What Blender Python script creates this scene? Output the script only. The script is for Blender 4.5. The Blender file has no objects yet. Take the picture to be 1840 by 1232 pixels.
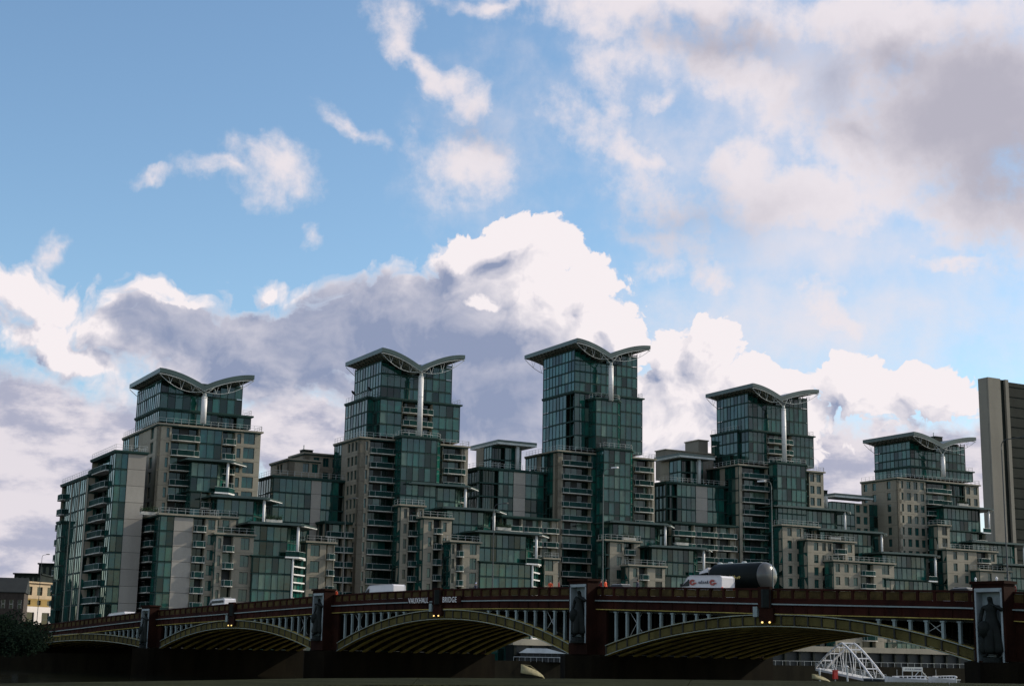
import bpy, bmesh, math, random
from mathutils import Vector, Matrix
random.seed(7)
S = bpy.context.scene
C = S.collection

# ------------------------------------------------------------------ camera
FPX = 2700.0
TH = math.atan(562 / FPX); RHO = math.radians(1.06)
CF = Vector((0, math.cos(TH), math.sin(TH)))
_u = Vector((0, -math.sin(TH), math.cos(TH))); _r = Vector((1, 0, 0))
CR = math.cos(RHO) * _r + math.sin(RHO) * _u
CU = -math.sin(RHO) * _r + math.cos(RHO) * _u
cam = bpy.data.cameras.new('camera')
cam.sensor_width = 36; cam.lens = 36 * FPX / 1840; cam.clip_end = 6000; cam.clip_start = 0.2
camo = bpy.data.objects.new('camera', cam); C.objects.link(camo)
camo.matrix_world = Matrix((CR, CU, -CF)).transposed().to_4x4()
S.camera = camo

def ray(x, y): return CF * FPX + CR * (x - 920) - CU * (y - 616)
def azel(x, y):
    d = ray(x, y).normalized()
    return math.degrees(math.atan2(d.x, d.y)), math.degrees(math.asin(d.z))

# ------------------------------------------------------------------ light and exposure
SUN_AZ, SUN_EL = 73.0, 30.0            # degrees clockwise from +Y, and above the horizon
sdir = Vector((math.sin(math.radians(SUN_AZ)) * math.cos(math.radians(SUN_EL)),
               math.cos(math.radians(SUN_AZ)) * math.cos(math.radians(SUN_EL)), math.sin(math.radians(SUN_EL))))
sl = bpy.data.lights.new('sun', 'SUN'); sl.energy = 3.6; sl.angle = math.radians(.55); sl.color = (1, .90, .74)
so = bpy.data.objects.new('sun', sl); C.objects.link(so)
so.rotation_euler = sdir.to_track_quat('Z', 'Y').to_euler()
S.view_settings.view_transform = 'Standard'; S.view_settings.look = 'None'
S.view_settings.exposure = 0; S.view_settings.gamma = 1; S.view_settings.use_curve_mapping = False

# ------------------------------------------------------------------ sky
wd = bpy.data.worlds.new('World'); S.world = wd; wd.use_nodes = True
wd.cycles.sampling_method = 'MANUAL'; wd.cycles.sample_map_resolution = 256
nt = wd.node_tree; nt.nodes.clear()
class NB:
    """small helper that writes maths as shader nodes"""
    def __init__(s, tree): s.t = tree
    def n(s, typ, **kw):
        q = s.t.nodes.new(typ)
        for k, v in kw.items(): setattr(q, k, v)
        return q
    def put(s, sock, v):
        if hasattr(v, 'is_output') or isinstance(v, bpy.types.NodeSocket): s.t.links.new(v, sock)
        else: sock.default_value = v
    def m(s, op, a, b=None, c=None, clamp=False):
        q = s.n('ShaderNodeMath', operation=op, use_clamp=clamp)
        s.put(q.inputs[0], a)
        if b is not None: s.put(q.inputs[1], b)
        if c is not None: s.put(q.inputs[2], c)
        return q.outputs[0]
    def v(s, op, a, b=None, sc=None):
        q = s.n('ShaderNodeVectorMath', operation=op)
        s.put(q.inputs[0], a)
        if b is not None: s.put(q.inputs[1], b)
        if sc is not None: s.put(q.inputs[3], sc)
        return q.outputs['Value'] if op in ('LENGTH', 'DOT_PRODUCT') else q.outputs[0]
    def noise(s, vec, scale, detail=6, rough=.55, lac=2.0, color=False, d3=False):
        q = s.n('ShaderNodeTexNoise', noise_dimensions='3D' if d3 else '2D'); s.put(q.inputs['Vector'], vec)
        q.inputs['Scale'].default_value = scale; q.inputs['Detail'].default_value = detail
        q.inputs['Roughness'].default_value = rough; q.inputs['Lacunarity'].default_value = lac
        return q.outputs['Color'] if color else q.outputs[0]
    def voro(s, vec, scale, detail=2, rough=.5):
        q = s.n('ShaderNodeTexVoronoi', voronoi_dimensions='2D'); q.feature = 'F1'; s.put(q.inputs['Vector'], vec)
        q.inputs['Scale'].default_value = scale; q.inputs['Detail'].default_value = detail
        q.inputs['Roughness'].default_value = rough
        return q.outputs['Distance']
    def ss(s, x, a, b, lo=0., hi=1.):
        q = s.n('ShaderNodeMapRange', interpolation_type='SMOOTHSTEP'); s.put(q.inputs[0], x)
        q.inputs[1].default_value = a; q.inputs[2].default_value = b
        q.inputs[3].default_value = lo; q.inputs[4].default_value = hi
        return q.outputs[0]
    def mixc(s, f, a, b):
        q = s.n('ShaderNodeMix', data_type='RGBA'); s.put(q.inputs[0], f)
        s.put(q.inputs[6], a); s.put(q.inputs[7], b); return q.outputs[2]
    def blobs(s, vec, lst, smooth=.25):
        """greatest of many soft ellipses, each (x, y, rx, ry, tilt deg, strength) measured on the photograph"""
        acc = None
        for (x, y, rx, ry, rot, st) in lst:
            a, e = azel(x, y); k = 0.02135
            mp = s.n('ShaderNodeMapping', vector_type='TEXTURE')
            s.put(mp.inputs[0], vec); mp.inputs[1].default_value = (a, e, 0)
            mp.inputs[2].default_value = (0, 0, math.radians(-rot)); mp.inputs[3].default_value = (rx * k, ry * k, 1)
            val = s.m('MULTIPLY_ADD', s.v('LENGTH', mp.outputs[0]), -st, st)
            acc = val if acc is None else s.m('SMOOTH_MAX', acc, val, smooth)
        return acc
nb = NB(nt)
tc = nb.n('ShaderNodeTexCoord').outputs['Generated']
sep = nb.n('ShaderNodeSeparateXYZ'); nt.links.new(tc, sep.inputs[0])
az = nb.m('MULTIPLY', nb.m('ARCTAN2', sep.outputs[0], sep.outputs[1]), 57.2958)
el = nb.m('MULTIPLY', nb.m('ARCSINE', sep.outputs[2]), 57.2958)
cmb = nb.n('ShaderNodeCombineXYZ'); nt.links.new(az, cmb.inputs[0]); nt.links.new(el, cmb.inputs[1])
P = cmb.outputs[0]
half = (.5, .5, .5)
def warp(vec, scale, amp, detail=4, rough=.55):
    c = nb.v('SUBTRACT', nb.noise(vec, scale, detail, rough, color=True), half)
    c = nb.v('MULTIPLY', c, (1, 1, 0))
    return nb.v('ADD', vec, nb.v('SCALE', c, sc=amp))
# soft high cloud
Pw = warp(warp(P, .16, 3.4, 5, .55), .8, 1.0, 5, .6)
soft = [(1180,10,330,75,5,1.3),(1600,40,420,80,3,1.4),(1330,130,260,90,12,1.0),(1130,-30,260,60,0,1.),(1560,270,330,130,22,1.25),(1600,130,140,80,0,.9),
 (1420,370,220,95,10,1.5),(1335,320,75,110,0,1.3),(1740,380,260,85,18,1.2),(1730,200,280,210,0,1.7),(1180,90,90,60,0,.6),
 (1140,270,210,42,28,.85),(1060,115,75,55,60,.7),(1180,355,130,75,25,.95),(1085,190,60,40,60,.6),(1210,440,130,40,10,.6),(1180,170,80,45,0,.8),
 (850,290,100,75,-12,1.1),(785,130,115,32,32,1.05),(845,185,40,45,60,.9),(720,40,80,34,55,.7),(900,5,110,22,6,.8),
 (475,318,78,50,-10,1.15),(400,325,70,18,0,.6),(270,328,42,14,0,.7),(640,254,66,20,26,.75),(537,411,26,16,40,.6),
 (1690,464,95,20,-3,.85),(1495,545,110,45,48,1.0),(1285,488,75,26,28,.75),(1175,495,80,24,0,.6),(1450,505,60,22,5,.6),(85,465,24,30,0,.7)]
da = nb.blobs(Pw, soft)
fb = nb.noise(P, .55, 8, .62)
# elsewhere in the sky the same kind of broken cloud goes on
far = nb.noise(tc, 2.6, 5, .6, d3=True)
out = nb.m('MAXIMUM', nb.ss(nb.m('ABSOLUTE', az), 22, 34), nb.ss(el, 27, 36))
da = nb.m('ADD', da, nb.m('MULTIPLY', nb.m('SUBTRACT', fb, .5), 1.9))
dfar = nb.m('MULTIPLY_ADD', nb.m('SUBTRACT', far, .47), 4.2, .0)
da = nb.m('ADD', nb.m('MULTIPLY', da, nb.m('SUBTRACT', 1., out)), nb.m('MULTIPLY', dfar, out))
aa = nb.ss(da, -.32, 1.0)
veil = nb.blobs(warp(P, .12, 5., 3, .5), [(1480,150,620,260,10,1.5),(1500,420,480,150,6,1.2),(1180,300,260,160,30,.9),(880,260,160,200,20,.7),(1650,560,420,130,0,1.0),(1420,600,640,230,0,1.25)], .4)
veil = nb.m('MULTIPLY', nb.ss(nb.m('ADD', veil, nb.m('MULTIPLY', nb.m('SUBTRACT', fb, .5), 1.2)), -.15, 1.5), nb.m('SUBTRACT', 1., out))
aa = nb.m('MAXIMUM', aa, nb.m('MULTIPLY', veil, .85))
sha = nb.blobs(Pw, [(1760,200,200,140,10,1.5),(1300,85,160,45,10,.85),(1500,140,90,70,40,.8),(1800,300,150,130,0,1.3),(1640,110,120,60,0,.9),(1230,400,160,60,0,.5),(1560,240,120,50,20,.6),(850,235,60,30,0,.6),(1620,250,60,60,0,.5)], .35)
sha = nb.m('ADD', sha, nb.m('MULTIPLY', nb.m('SUBTRACT', fb, .5), .7))
sha = nb.m('MAXIMUM', nb.m('MULTIPLY', nb.ss(sha, -.45, 1.05), nb.m('SUBTRACT', 1., out)), nb.m('MULTIPLY', nb.ss(far, .56, .74), nb.m('MULTIPLY', out, .8)))
colA = nb.mixc(sha, (.86, .79, .82, 1), (.48, .45, .515, 1))
# heaped cumulus
L = (0.55, .75, 0)                    # towards the sun, in degrees across the sky
def cumul(vec):
    w = warp(warp(vec, .14, 3.2, 3, .5), .55, 1.5, 6, .55)
    d = nb.blobs(w, [(850,440,120,70,-8,1.8),(930,440,110,70,10,1.5),(1040,520,90,75,30,1.3),(1090,590,85,110,0,1.5),(880,570,280,160,0,1.9),(700,570,250,140,-8,1.9),
        (560,600,220,110,-5,1.3),(330,580,270,85,6,1.3),(500,508,62,42,0,1.2),(290,520,115,52,12,1.2),(40,540,170,90,10,1.5),(90,620,190,80,18,1.6),(450,640,360,140,4,1.9),(230,600,230,90,8,1.5),(800,690,360,160,0,1.8),
        (1275,625,125,95,10,1.6),(1190,640,60,110,0,1.6),(1340,720,220,110,0,1.6),(1540,710,150,95,5,1.5),(1700,720,190,75,6,1.4),(1000,760,700,130,0,1.5),
        (580,560,90,50,-15,1.2),(150,650,140,55,25,1.4)], .2)
    d2 = nb.m('ADD', d, nb.m('MULTIPLY', nb.m('SUBTRACT', .42, nb.voro(w, .52, 3, .6)), .62))
    return nb.m('ADD', d2, nb.m('MULTIPLY', nb.m('SUBTRACT', nb.noise(vec, 1.1, 6, .6), .5), .34)), d
db, db0 = cumul(P)
db2, _ = cumul(nb.v('ADD', P, L))
soften = nb.ss(az, -4.5, -1.0, .55, .10)     # the left banks have frayed edges, the heap in the middle has hard ones
ab = nb.m('DIVIDE', db, soften, clamp=True)
ab = nb.m('MULTIPLY', ab, nb.m('SUBTRACT', 1., out))
darkB = nb.blobs(warp(P, .25, 2.2, 5, .55), [(640,600,430,150,0,2.0),(330,590,320,85,8,1.7),(850,700,330,170,0,1.6),(650,520,150,70,-15,1.6),
     (130,800,220,70,0,.8),(1330,700,150,35,0,.5),(1250,600,60,30,0,.25),(1620,760,200,40,0,.5)], .45)
lightB = nb.blobs(warp(warp(P, .3, 1.8, 4, .55), 1.1, .7, 4, .6), [(500,508,62,36,0,1.3),(285,505,105,34,10,1.3),(140,510,80,40,0,1.1),(872,536,34,15,10,1.2),(40,600,170,95,14,1.5),(130,650,110,42,24,1.4),
     (1070,500,120,95,35,1.6),(900,425,150,42,12,1.4),(1110,600,85,130,0,1.6),(350,530,50,22,20,.9),(610,790,80,40,0,.9)], .3)
rel = nb.m('SUBTRACT', db2, db)
edge = nb.ss(db, .02, .8, .42, -.12)
dkm = nb.m('MULTIPLY', nb.ss(darkB, -.5, 1.15), nb.ss(lightB, .55, -.25))
f = nb.m('ADD', nb.m('MULTIPLY', dkm, .86), nb.m('MULTIPLY', rel, nb.m('MULTIPLY_ADD', dkm, -.9, 1.2)))
f = nb.m('SUBTRACT', f, nb.m('MULTIPLY', edge, nb.ss(az, -6, 1, .5, 1.)))
f = nb.m('ADD', f, nb.m('MULTIPLY', nb.m('SUBTRACT', nb.noise(P, .55, 7, .65), .5), .32), clamp=True)
colB = nb.mixc(f, (.93, .865, .885, 1), (.275, .325, .475, 1))
# low pale bank near the horizon
Pl = warp(P, .25, 4.0, 7, .62)
lowd = nb.blobs(Pl, [(60,830,430,170,0,1.3),(530,780,160,80,0,1.2),(40,980,120,70,15,1.3),(1500,850,700,120,0,1.3),(300,1000,500,130,0,1.)], .3)
lowd = nb.m('ADD', lowd, nb.m('MULTIPLY', nb.m('SUBTRACT', nb.noise(P, .5, 6, .6), .5), 1.0))
lowd = nb.m('ADD', lowd, nb.ss(el, 4.5, .5, 0., .9))
al = nb.m('MULTIPLY', nb.ss(lowd, -.1, .5), nb.m('MAXIMUM', nb.m('SUBTRACT', 1., out), nb.ss(el, 9., 3.)))
fl = nb.ss(nb.noise(nb.v('MULTIPLY', P, (1, 2.2, 1)), .3, 7, .6), .40, .68)
colL = nb.mixc(fl, (.78, .73, .78, 1), (.42, .435, .56, 1))
sky = nb.n('ShaderNodeTexSky', sky_type='NISHITA'); sky.sun_disc = False
sky.sun_elevation = math.radians(SUN_EL); sky.sun_rotation = math.radians(SUN_AZ)
sky.air_density = 1.0; sky.dust_density = .55; sky.ozone_density = 1.6; sky.altitude = 50
bgs = nb.n('ShaderNodeBackground'); nt.links.new(nb.v('MULTIPLY', sky.outputs[0], (.97, 1.08, 1.09)), bgs.inputs[0]); bgs.inputs[1].default_value = .155
cc = nb.mixc(al, colA, colL); cc = nb.mixc(ab, cc, colB)
# haze lifts the sky near the horizon to the tone of the photograph
allc = nb.m('SUBTRACT', 1., nb.m('MULTIPLY', nb.m('MULTIPLY', nb.m('SUBTRACT', 1., nb.m('MULTIPLY', aa, .94)), nb.m('SUBTRACT', 1., al)), nb.m('SUBTRACT', 1., ab)))
allc = nb.m('MULTIPLY', allc, nb.ss(el, -1.5, .0))
bgc = nb.n('ShaderNodeBackground'); nt.links.new(cc, bgc.inputs[0]); bgc.inputs[1].default_value = 1.0
mx = nb.n('ShaderNodeMixShader'); nt.links.new(allc, mx.inputs[0]); nt.links.new(bgs.outputs[0], mx.inputs[1]); nt.links.new(bgc.outputs[0], mx.inputs[2])
wo = nb.n('ShaderNodeOutputWorld'); nt.links.new(mx.outputs[0], wo.inputs[0])

# ==== MATERIALS ---------------------------------------------------------------------------------
def mat(name, col, rough=.8, var=.25, scale=.6, bump=0., metal=0., col2=None, spec=.5, streak=False, fine=9., obj=False):
    m = bpy.data.materials.new(name); m.use_nodes = True; t = m.node_tree
    b = t.nodes['Principled BSDF']; k = NB(t)
    c = k.n('ShaderNodeTexCoord').outputs['Object']
    geo = k.n('ShaderNodeNewGeometry').outputs['Position']
    vec = k.v('MULTIPLY', geo, (1, 1, .25 if streak else 1))
    n1 = k.noise(vec, scale, 5, .6, d3=True); n2 = k.noise(geo, fine, 3, .6, d3=True)
    f = k.m('ADD', k.m('MULTIPLY', n1, .7), k.m('MULTIPLY', n2, .3))
    f = k.ss(f, .32, .68)
    lo = tuple(x * (1 - var) for x in col) + (1,)
    hi = (tuple(col2) if col2 else tuple(min(1, x * (1 + var * .6)) for x in col)) + (1,)
    cc = k.mixc(f, lo, hi)
    if obj:
        oi = k.n('ShaderNodeObjectInfo').outputs['Random']
        cc = k.mixc(k.m('MULTIPLY', oi, .45), cc, tuple(x * .55 for x in col) + (1,))
    t.links.new(cc, b.inputs['Base Color'])
    b.inputs['Roughness'].default_value = rough; b.inputs['Metallic'].default_value = metal
    b.inputs['Specular IOR Level'].default_value = spec
    if bump:
        bp = k.n('ShaderNodeBump'); bp.inputs['Strength'].default_value = bump; bp.inputs['Distance'].default_value = .05
        t.links.new(n2, bp.inputs['Height']); t.links.new(bp.outputs[0], b.inputs['Normal'])
    return m
def glass(name, col, spec=.5, spl=.5, rough=.07, var=.5, ior=1.42):
    m = bpy.data.materials.new(name); m.use_nodes = True; t = m.node_tree
    b = t.nodes['Principled BSDF']; k = NB(t)
    geo = k.n('ShaderNodeNewGeometry').outputs['Position']
    n1 = k.noise(k.v('MULTIPLY', geo, (1, 1, .5)), .7, 4, .6, d3=True)
    r = k.n('ShaderNodeObjectInfo').outputs['Random']
    f = k.m('ADD', k.m('MULTIPLY', r, .6), k.m('MULTIPLY', k.ss(n1, .35, .65), .4))
    t.links.new(k.mixc(f, tuple(x * (1 - var) for x in col) + (1,), tuple(x * (1 + var) for x in col) + (1,)), b.inputs['Base Color'])
    b.inputs['Roughness'].default_value = rough; b.inputs['IOR'].default_value = ior; b.inputs['Specular IOR Level'].default_value = spl
    bp = k.n('ShaderNodeBump'); bp.inputs['Strength'].default_value = .12; bp.inputs['Distance'].default_value = .3
    t.links.new(k.noise(geo, .35, 2, .5, d3=True), bp.inputs['Height']); t.links.new(bp.outputs[0], b.inputs['Normal'])
    return m
M = dict(
 stone=mat('beige_stone', (.29, .258, .195), .85, .22, .25, .2, streak=True, fine=3),
 panel=mat('pale_precast_panel', (.36, .33, .285), .85, .14, .3, .15, streak=True, fine=3, obj=True),
 slab=mat('pale_slab_edge', (.50, .48, .42), .8, .3, .5),
 core=mat('dark_core', (.014, .018, .017), .8, .4),
 frame=mat('green_grey_frame', (.020, .05, .043), .7, .3, .5, spec=.15),
 roof=mat('dark_green_roof_metal', (.030, .062, .055), .4, .35, .3, spec=.6),
 soffit=mat('grey_soffit', (.20, .20, .17), .7, .2),
 white=mat('white_painted_steel', (.72, .70, .68), .45, .08, .4),
 greywh=mat('pale_grey_steel', (.46, .48, .46), .5, .2, .6),
 dark=mat('dark_recess', (.010, .013, .012), .6, .4),
 glass=glass('teal_glass', (.006, .054, .047), rough=.05, ior=1.55, var=.5),
 glassg=glass('green_glass', (.008, .072, .055), rough=.05, ior=1.55, var=.55),
 glassd=glass('dark_glass', (.002, .012, .009), ior=1.42),
 blind=glass('glass_with_pale_blind', (.09, .15, .12), var=.4),
 bal=glass('balustrade_glass', (.013, .040, .036), var=.5, rough=.5, ior=1.12, spl=.1),
 winf=mat('window_frame', (.05, .065, .06), .5, .3),
 maroon=mat('maroon_paint', (.028, .0065, .0035), .85, .6, .5, .2, spec=.12, streak=True),
 olive=mat('olive_ochre_paint', (.10, .083, .027), .85, .5, .6, .2, obj=True, spec=.12, streak=True),
 rib=mat('ochre_rib_paint_bounce_lit', (.40, .31, .085), .8, .45, .5, .2, spec=.15),  # ochre, raised in tone to stand in for light bounced off the water
 ribdark=mat('deck_plate_and_rib_shade', (.016, .015, .010), .8, .4, .5),  # near-black plate colour, also painted on rib webs as shade
 pale=mat('pale_blue_paint', (.19, .24, .235), .5, .3, .7),
 parap=mat('tan_parapet_panel', (.075, .05, .017), .85, .6, .8, .2, obj=True, spec=.12),
 granite=mat('dark_red_granite', (.020, .0065, .0035), .9, .5, .5, .3, spec=.1),
 granited=mat('near_black_granite', (.0085, .0065, .0035), .95, .6, .5, .3, spec=.08, streak=True),  # near-black variant for the pier bodies and inner uprights
 nichep=mat('pale_niche_paint', (.25, .29, .295), .6, .2, 1.), bronze=mat('dark_bronze', (.005, .008, .006), .7, .5, 2., spec=.2),
 asphalt=mat('asphalt', (.05, .05, .05), .9, .2, 2.),
 vanw=mat('white_van_paint', (.62, .60, .62), .35, .06, 1.),
 black=mat('black_rubber', (.012, .012, .012), .8, .3, 2.),
 tank=mat('dark_green_tank_paint', (.004, .007, .006), .6, .4, 1., spec=.12),
 chrome=mat('bright_dished_end', (.085, .083, .075), .28, .1, 1.),
 yell=mat('yellow_lettering', (.40, .30, .08), .6, .3, 3.),
 redlogo=mat('red_print', (.38, .07, .05), .6, .1, 3.),
 dkprint=mat('dark_print', (.10, .10, .12), .6, .1, 3.),
 lampe=mat('lamp_post_grey', (.075, .09, .08), .5, .2, 2.),
 lampd=mat('dark_lamp_post', (.02, .025, .025), .5, .2, 2.),
 wall=mat('river_wall_stone', (.014, .012, .007), .95, .5, .5, .5, streak=True, spec=.1),
 coping=mat('mossy_granite_coping', (.034, .037, .015), .98, .5, 9., .8, fine=130, spec=.05),
 ground=mat('pavement_ground', (.06, .058, .05), .95, .3, .3),
 mustard=mat('mustard_render', (.36, .24, .07), .8, .2, .5),
 cream=mat('cream_stucco', (.55, .42, .27), .8, .15, .5),
 whitew=mat('white_stucco', (.82, .76, .72), .8, .05, .5),
 slate=mat('dark_slate', (.012, .015, .012), .7, .4, .7),
 brick=mat('sooty_brick', (.06, .045, .035), .9, .3, 2.),
 slabc=mat('board_marked_concrete', (.225, .205, .165), .9, .12, .25, .3, streak=True, fine=2),
 slabd=mat('dark_tower_cladding', (.012, .017, .013), .8, .4, .3, spec=.2),
 leaf=mat('dark_foliage', (.006, .013, .008), 1., .5, 1.5, spec=.05),
 leafg=mat('terrace_foliage', (.018, .040, .018), .9, .5, 1.5, spec=.1), bark=mat('bark', (.03, .025, .02), .9, .3, 2.),
 dry=mat('dry_yellow_leaf', (.27, .23, .11), .7, .3, 60., .3, fine=300),
 skin=mat('skin', (.35, .2, .14), .6, .1, 5.), orange=mat('orange_jacket', (.75, .09, .02), .7, .1, 5.),
 redj=mat('dark_red_coat', (.25, .015, .012), .8, .2, 5.), trous=mat('dark_trousers', (.015, .016, .02), .9, .2, 5.),
 navy=mat('navy_coat', (.02, .025, .05), .8, .2, 5.), hair=mat('dark_hair', (.015, .01, .008), .7, .2, 8.),
 helm=mat('pale_blue_helmet', (.60, .62, .80), .3, .05, 5.),
 redp=mat('red_paint', (.50, .03, .02), .5, .1, 3.), boatb=mat('dark_boat_hull', (.02, .025, .03), .4, .3, 2.),
)
# water: dark, rippled
wm = bpy.data.materials.new('river_water'); wm.use_nodes = True; k = NB(wm.node_tree); b = wm.node_tree.nodes['Principled BSDF']
b.inputs['Base Color'].default_value = (.012, .014, .009, 1); b.inputs['Roughness'].default_value = .06; b.inputs['IOR'].default_value = 1.33
bp = k.n('ShaderNodeBump'); bp.inputs['Strength'].default_value = .6; bp.inputs['Distance'].default_value = .05
wm.node_tree.links.new(k.noise(k.v('MULTIPLY', k.n('ShaderNodeNewGeometry').outputs['Position'], (1, 1, 1)), .8, 6, .6, d3=True), bp.inputs['Height'])
wm.node_tree.links.new(bp.outputs[0], b.inputs['Normal']); M['water'] = wm
LAMP = bpy.data.materials.new('lit_lamp'); LAMP.use_nodes = True
_b = LAMP.node_tree.nodes['Principled BSDF']; _b.inputs['Emission Color'].default_value = (1, .62, .12, 1); _b.inputs['Emission Strength'].default_value = 1.6; M['lit'] = LAMP

# ==== HELPERS -----------------------------------------------------------------------------------
class MB:
    """collects boxes, bars, prisms into ONE mesh"""
    def __init__(s): s.v = []; s.f = []; s.mi = []; s.mats = []
    def _m(s, m):
        if m not in s.mats: s.mats.append(m)
        return s.mats.index(m)
    def add(s, vs, fs, m):
        o = len(s.v); s.v += [tuple(p) for p in vs]; i = s._m(m)
        for q in fs: s.f.append(tuple(o + a for a in q)); s.mi.append(i)
    def box(s, x0, x1, y0, y1, z0, z1, m, fr=None):
        vs = [(x, y, z) for x in (x0, x1) for y in (y0, y1) for z in (z0, z1)]
        if fr: vs = [fr(*p) for p in vs]
        s.add(vs, [(0, 1, 3, 2), (4, 6, 7, 5), (0, 4, 5, 1), (2, 3, 7, 6), (0, 2, 6, 4), (1, 5, 7, 3)], m)
    def hexa(s, vs, m): s.add(vs, [(0, 1, 3, 2), (4, 6, 7, 5), (0, 4, 5, 1), (2, 3, 7, 6), (0, 2, 6, 4), (1, 5, 7, 3)], m)
    def prism(s, pts, z0, z1, m):
        n = len(pts); vs = [(x, y, z0) for x, y in pts] + [(x, y, z1) for x, y in pts]
        s.add(vs, [tuple(range(n))[::-1], tuple(range(n, 2 * n))] + [(i, (i + 1) % n, n + (i + 1) % n, n + i) for i in range(n)], m)
    def bar(s, a, b_, r, m, n=8, r2=None):
        a = Vector(a); b_ = Vector(b_); d = (b_ - a).normalized(); r2 = r if r2 is None else r2
        x = d.orthogonal().normalized(); y = d.cross(x)
        vs = [a + (x * math.cos(2 * math.pi * i / n) + y * math.sin(2 * math.pi * i / n)) * r for i in range(n)]
        vs += [b_ + (x * math.cos(2 * math.pi * i / n) + y * math.sin(2 * math.pi * i / n)) * r2 for i in range(n)]
        s.add(vs, [tuple(range(n))[::-1], tuple(range(n, 2 * n))] + [(i, (i + 1) % n, n + (i + 1) % n, n + i) for i in range(n)], m)
    def tube(s, pts, r, m, n=8):
        for a, b_ in zip(pts[:-1], pts[1:]): s.bar(a, b_, r, m, n)
    def lathe(s, prof, m, c=(0, 0, 0), n=16, axis='z'):
        vs = []; fs = []
        for (r, h) in prof:
            for i in range(n):
                a = 2 * math.pi * i / n; p = (r * math.cos(a), r * math.sin(a), h)
                if axis == 'x': p = (h, r * math.cos(a), r * math.sin(a))
                vs.append((p[0] + c[0], p[1] + c[1], p[2] + c[2]))
        for j in range(len(prof) - 1):
            for i in range(n): fs.append((j * n + i, j * n + (i + 1) % n, (j + 1) * n + (i + 1) % n, (j + 1) * n + i))
        fs.append(tuple(range(n))[::-1]); fs.append(tuple((len(prof) - 1) * n + i for i in range(n)))
        s.add(vs, fs, m)
    def mesh(s, name, smooth=False):
        me = bpy.data.meshes.new(name); me.from_pydata(s.v, [], s.f); me.update()
        for m in s.mats: me.materials.append(M[m])
        me.polygons.foreach_set('material_index', s.mi)
        bm = bmesh.new(); bm.from_mesh(me); bmesh.ops.recalc_face_normals(bm, faces=bm.faces); bm.to_mesh(me); bm.free()
        if smooth: me.shade_smooth()
        return me
    def build(s, name, parent=None, smooth=False, **kw):
        if not s.v: return None
        return link(name, s.mesh(name, smooth), parent, **kw)
def link(name, data, parent=None, loc=None, rz=None, scale=None, **kw):
    o = bpy.data.objects.new(name, data); C.objects.link(o)
    if parent: o.parent = parent
    if loc: o.location = loc
    if rz is not None: o.rotation_euler = (0, 0, rz)
    if scale: o.scale = scale
    for k_, v_ in kw.items(): o[k_] = v_
    return o
def thing(name, label, cat, loc=(0, 0, 0), rz=0, group=None):
    o = bpy.data.objects.new(name, None); C.objects.link(o); o.empty_display_size = .5
    o.location = loc; o.rotation_euler = (0, 0, rz); o['label'] = label; o['category'] = cat
    if group: o['group'] = group
    return o
def tag(o, label, cat, group=None):
    o['label'] = label; o['category'] = cat
    if group: o['group'] = group
    return o
def unitbox(mats, name):
    r = MB(); r.box(-.5, .5, -.5, .5, -.5, .5, mats); return r.mesh(name)

# frame of the south bank: u runs along it away to the right, v runs inland
BA = math.radians(28.7)
BU = Vector((math.cos(BA), math.sin(BA))); BV = Vector((-math.sin(BA), math.cos(BA))); BO = Vector((-60., 292.))
def onv(x, y, v):
    d = ray(x, y); d2 = Vector((d.x, d.y)); t = (v + BO.dot(BV)) / d2.dot(BV)
    return (d2 * t - BO).dot(BU), d.z * t
def onu(x, y, u):
    d = ray(x, y); d2 = Vector((d.x, d.y)); t = (u + BO.dot(BU)) / d2.dot(BU)
    return (d2 * t - BO).dot(BV), d.z * t
def W(u, v, z): p = BO + BU * u + BV * v; return (p.x, p.y, z)
ZG = -1.0; FH = 2.95

# ==== SETTING -----------------------------------------------------------------------------------
def sheet(name, pts, z, m, **kw):
    me = bpy.data.meshes.new(name); me.from_pydata([(x, y, z) for x, y in pts], [], [tuple(range(len(pts)))]); me.materials.append(M[m])
    return link(name, me, **kw)
sheet('river_water', [(-3000, -60), (3000, -60), (3000, 3500), (-3000, 3500)], -3.6, 'water', kind='structure')
g = MB()
pts = [W(-1500, -24, 0)[:2], W(1500, -24, 0)[:2], W(1500, 2800, 0)[:2], W(-1500, 2800, 0)[:2]]
g.prism(pts, -6, ZG, 'ground'); g.build('south_bank_ground', kind='structure')
g = MB(); g.prism([(-400, -400), (400, -400), (400, .4), (-400, .4)], -6, -1.25, 'ground'); g.build('north_bank_ground', kind='structure')
g = MB()
g.prism([W(-400, -25, 0)[:2], W(500, -25, 0)[:2], W(500, -24.02, 0)[:2], W(-400, -24.02, 0)[:2]], -6, ZG + .15, 'wall')
tag(g.build('river_wall'), 'dark stone embankment wall along the far bank under the apartment blocks', 'river wall')

# ==== FACADES -----------------------------------------------------------------------------------
PANE = {k_: unitbox(k_, 'glass_pane') for k_ in ('glass', 'glassg', 'glassd', 'blind')}
PANEL = unitbox('panel', 'concrete_panel')
_cache = {}
def win_mesh(w, h):
    w = round(w / .1) * .1; h = round(h / .1) * .1; k_ = ('w', w, h)
    if k_ not in _cache:
        r = MB(); t = .09
        r.box(-w/2, w/2, 0, .12, 0, t, 'winf'); r.box(-w/2, w/2, 0, .12, h - t, h, 'winf')
        r.box(-w/2, -w/2 + t, 0, .12, t, h - t, 'winf'); r.box(w/2 - t, w/2, 0, .12, t, h - t, 'winf')
        if w > 1.1: r.box(-.035, .035, .01, .12, t, h - t, 'winf')
        r.box(-w/2 - .05, w/2 + .05, -.1, 0, -.09, -.01, 'slab')
        gl = MB(); gl.box(-w/2 + t, w/2 - t, .05, .1, t, h - t, 'glass' if random.random() < .7 else 'glassd')
        _cache[k_] = (r.mesh('window'), gl.mesh('pane'))
    return _cache[k_]
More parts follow.
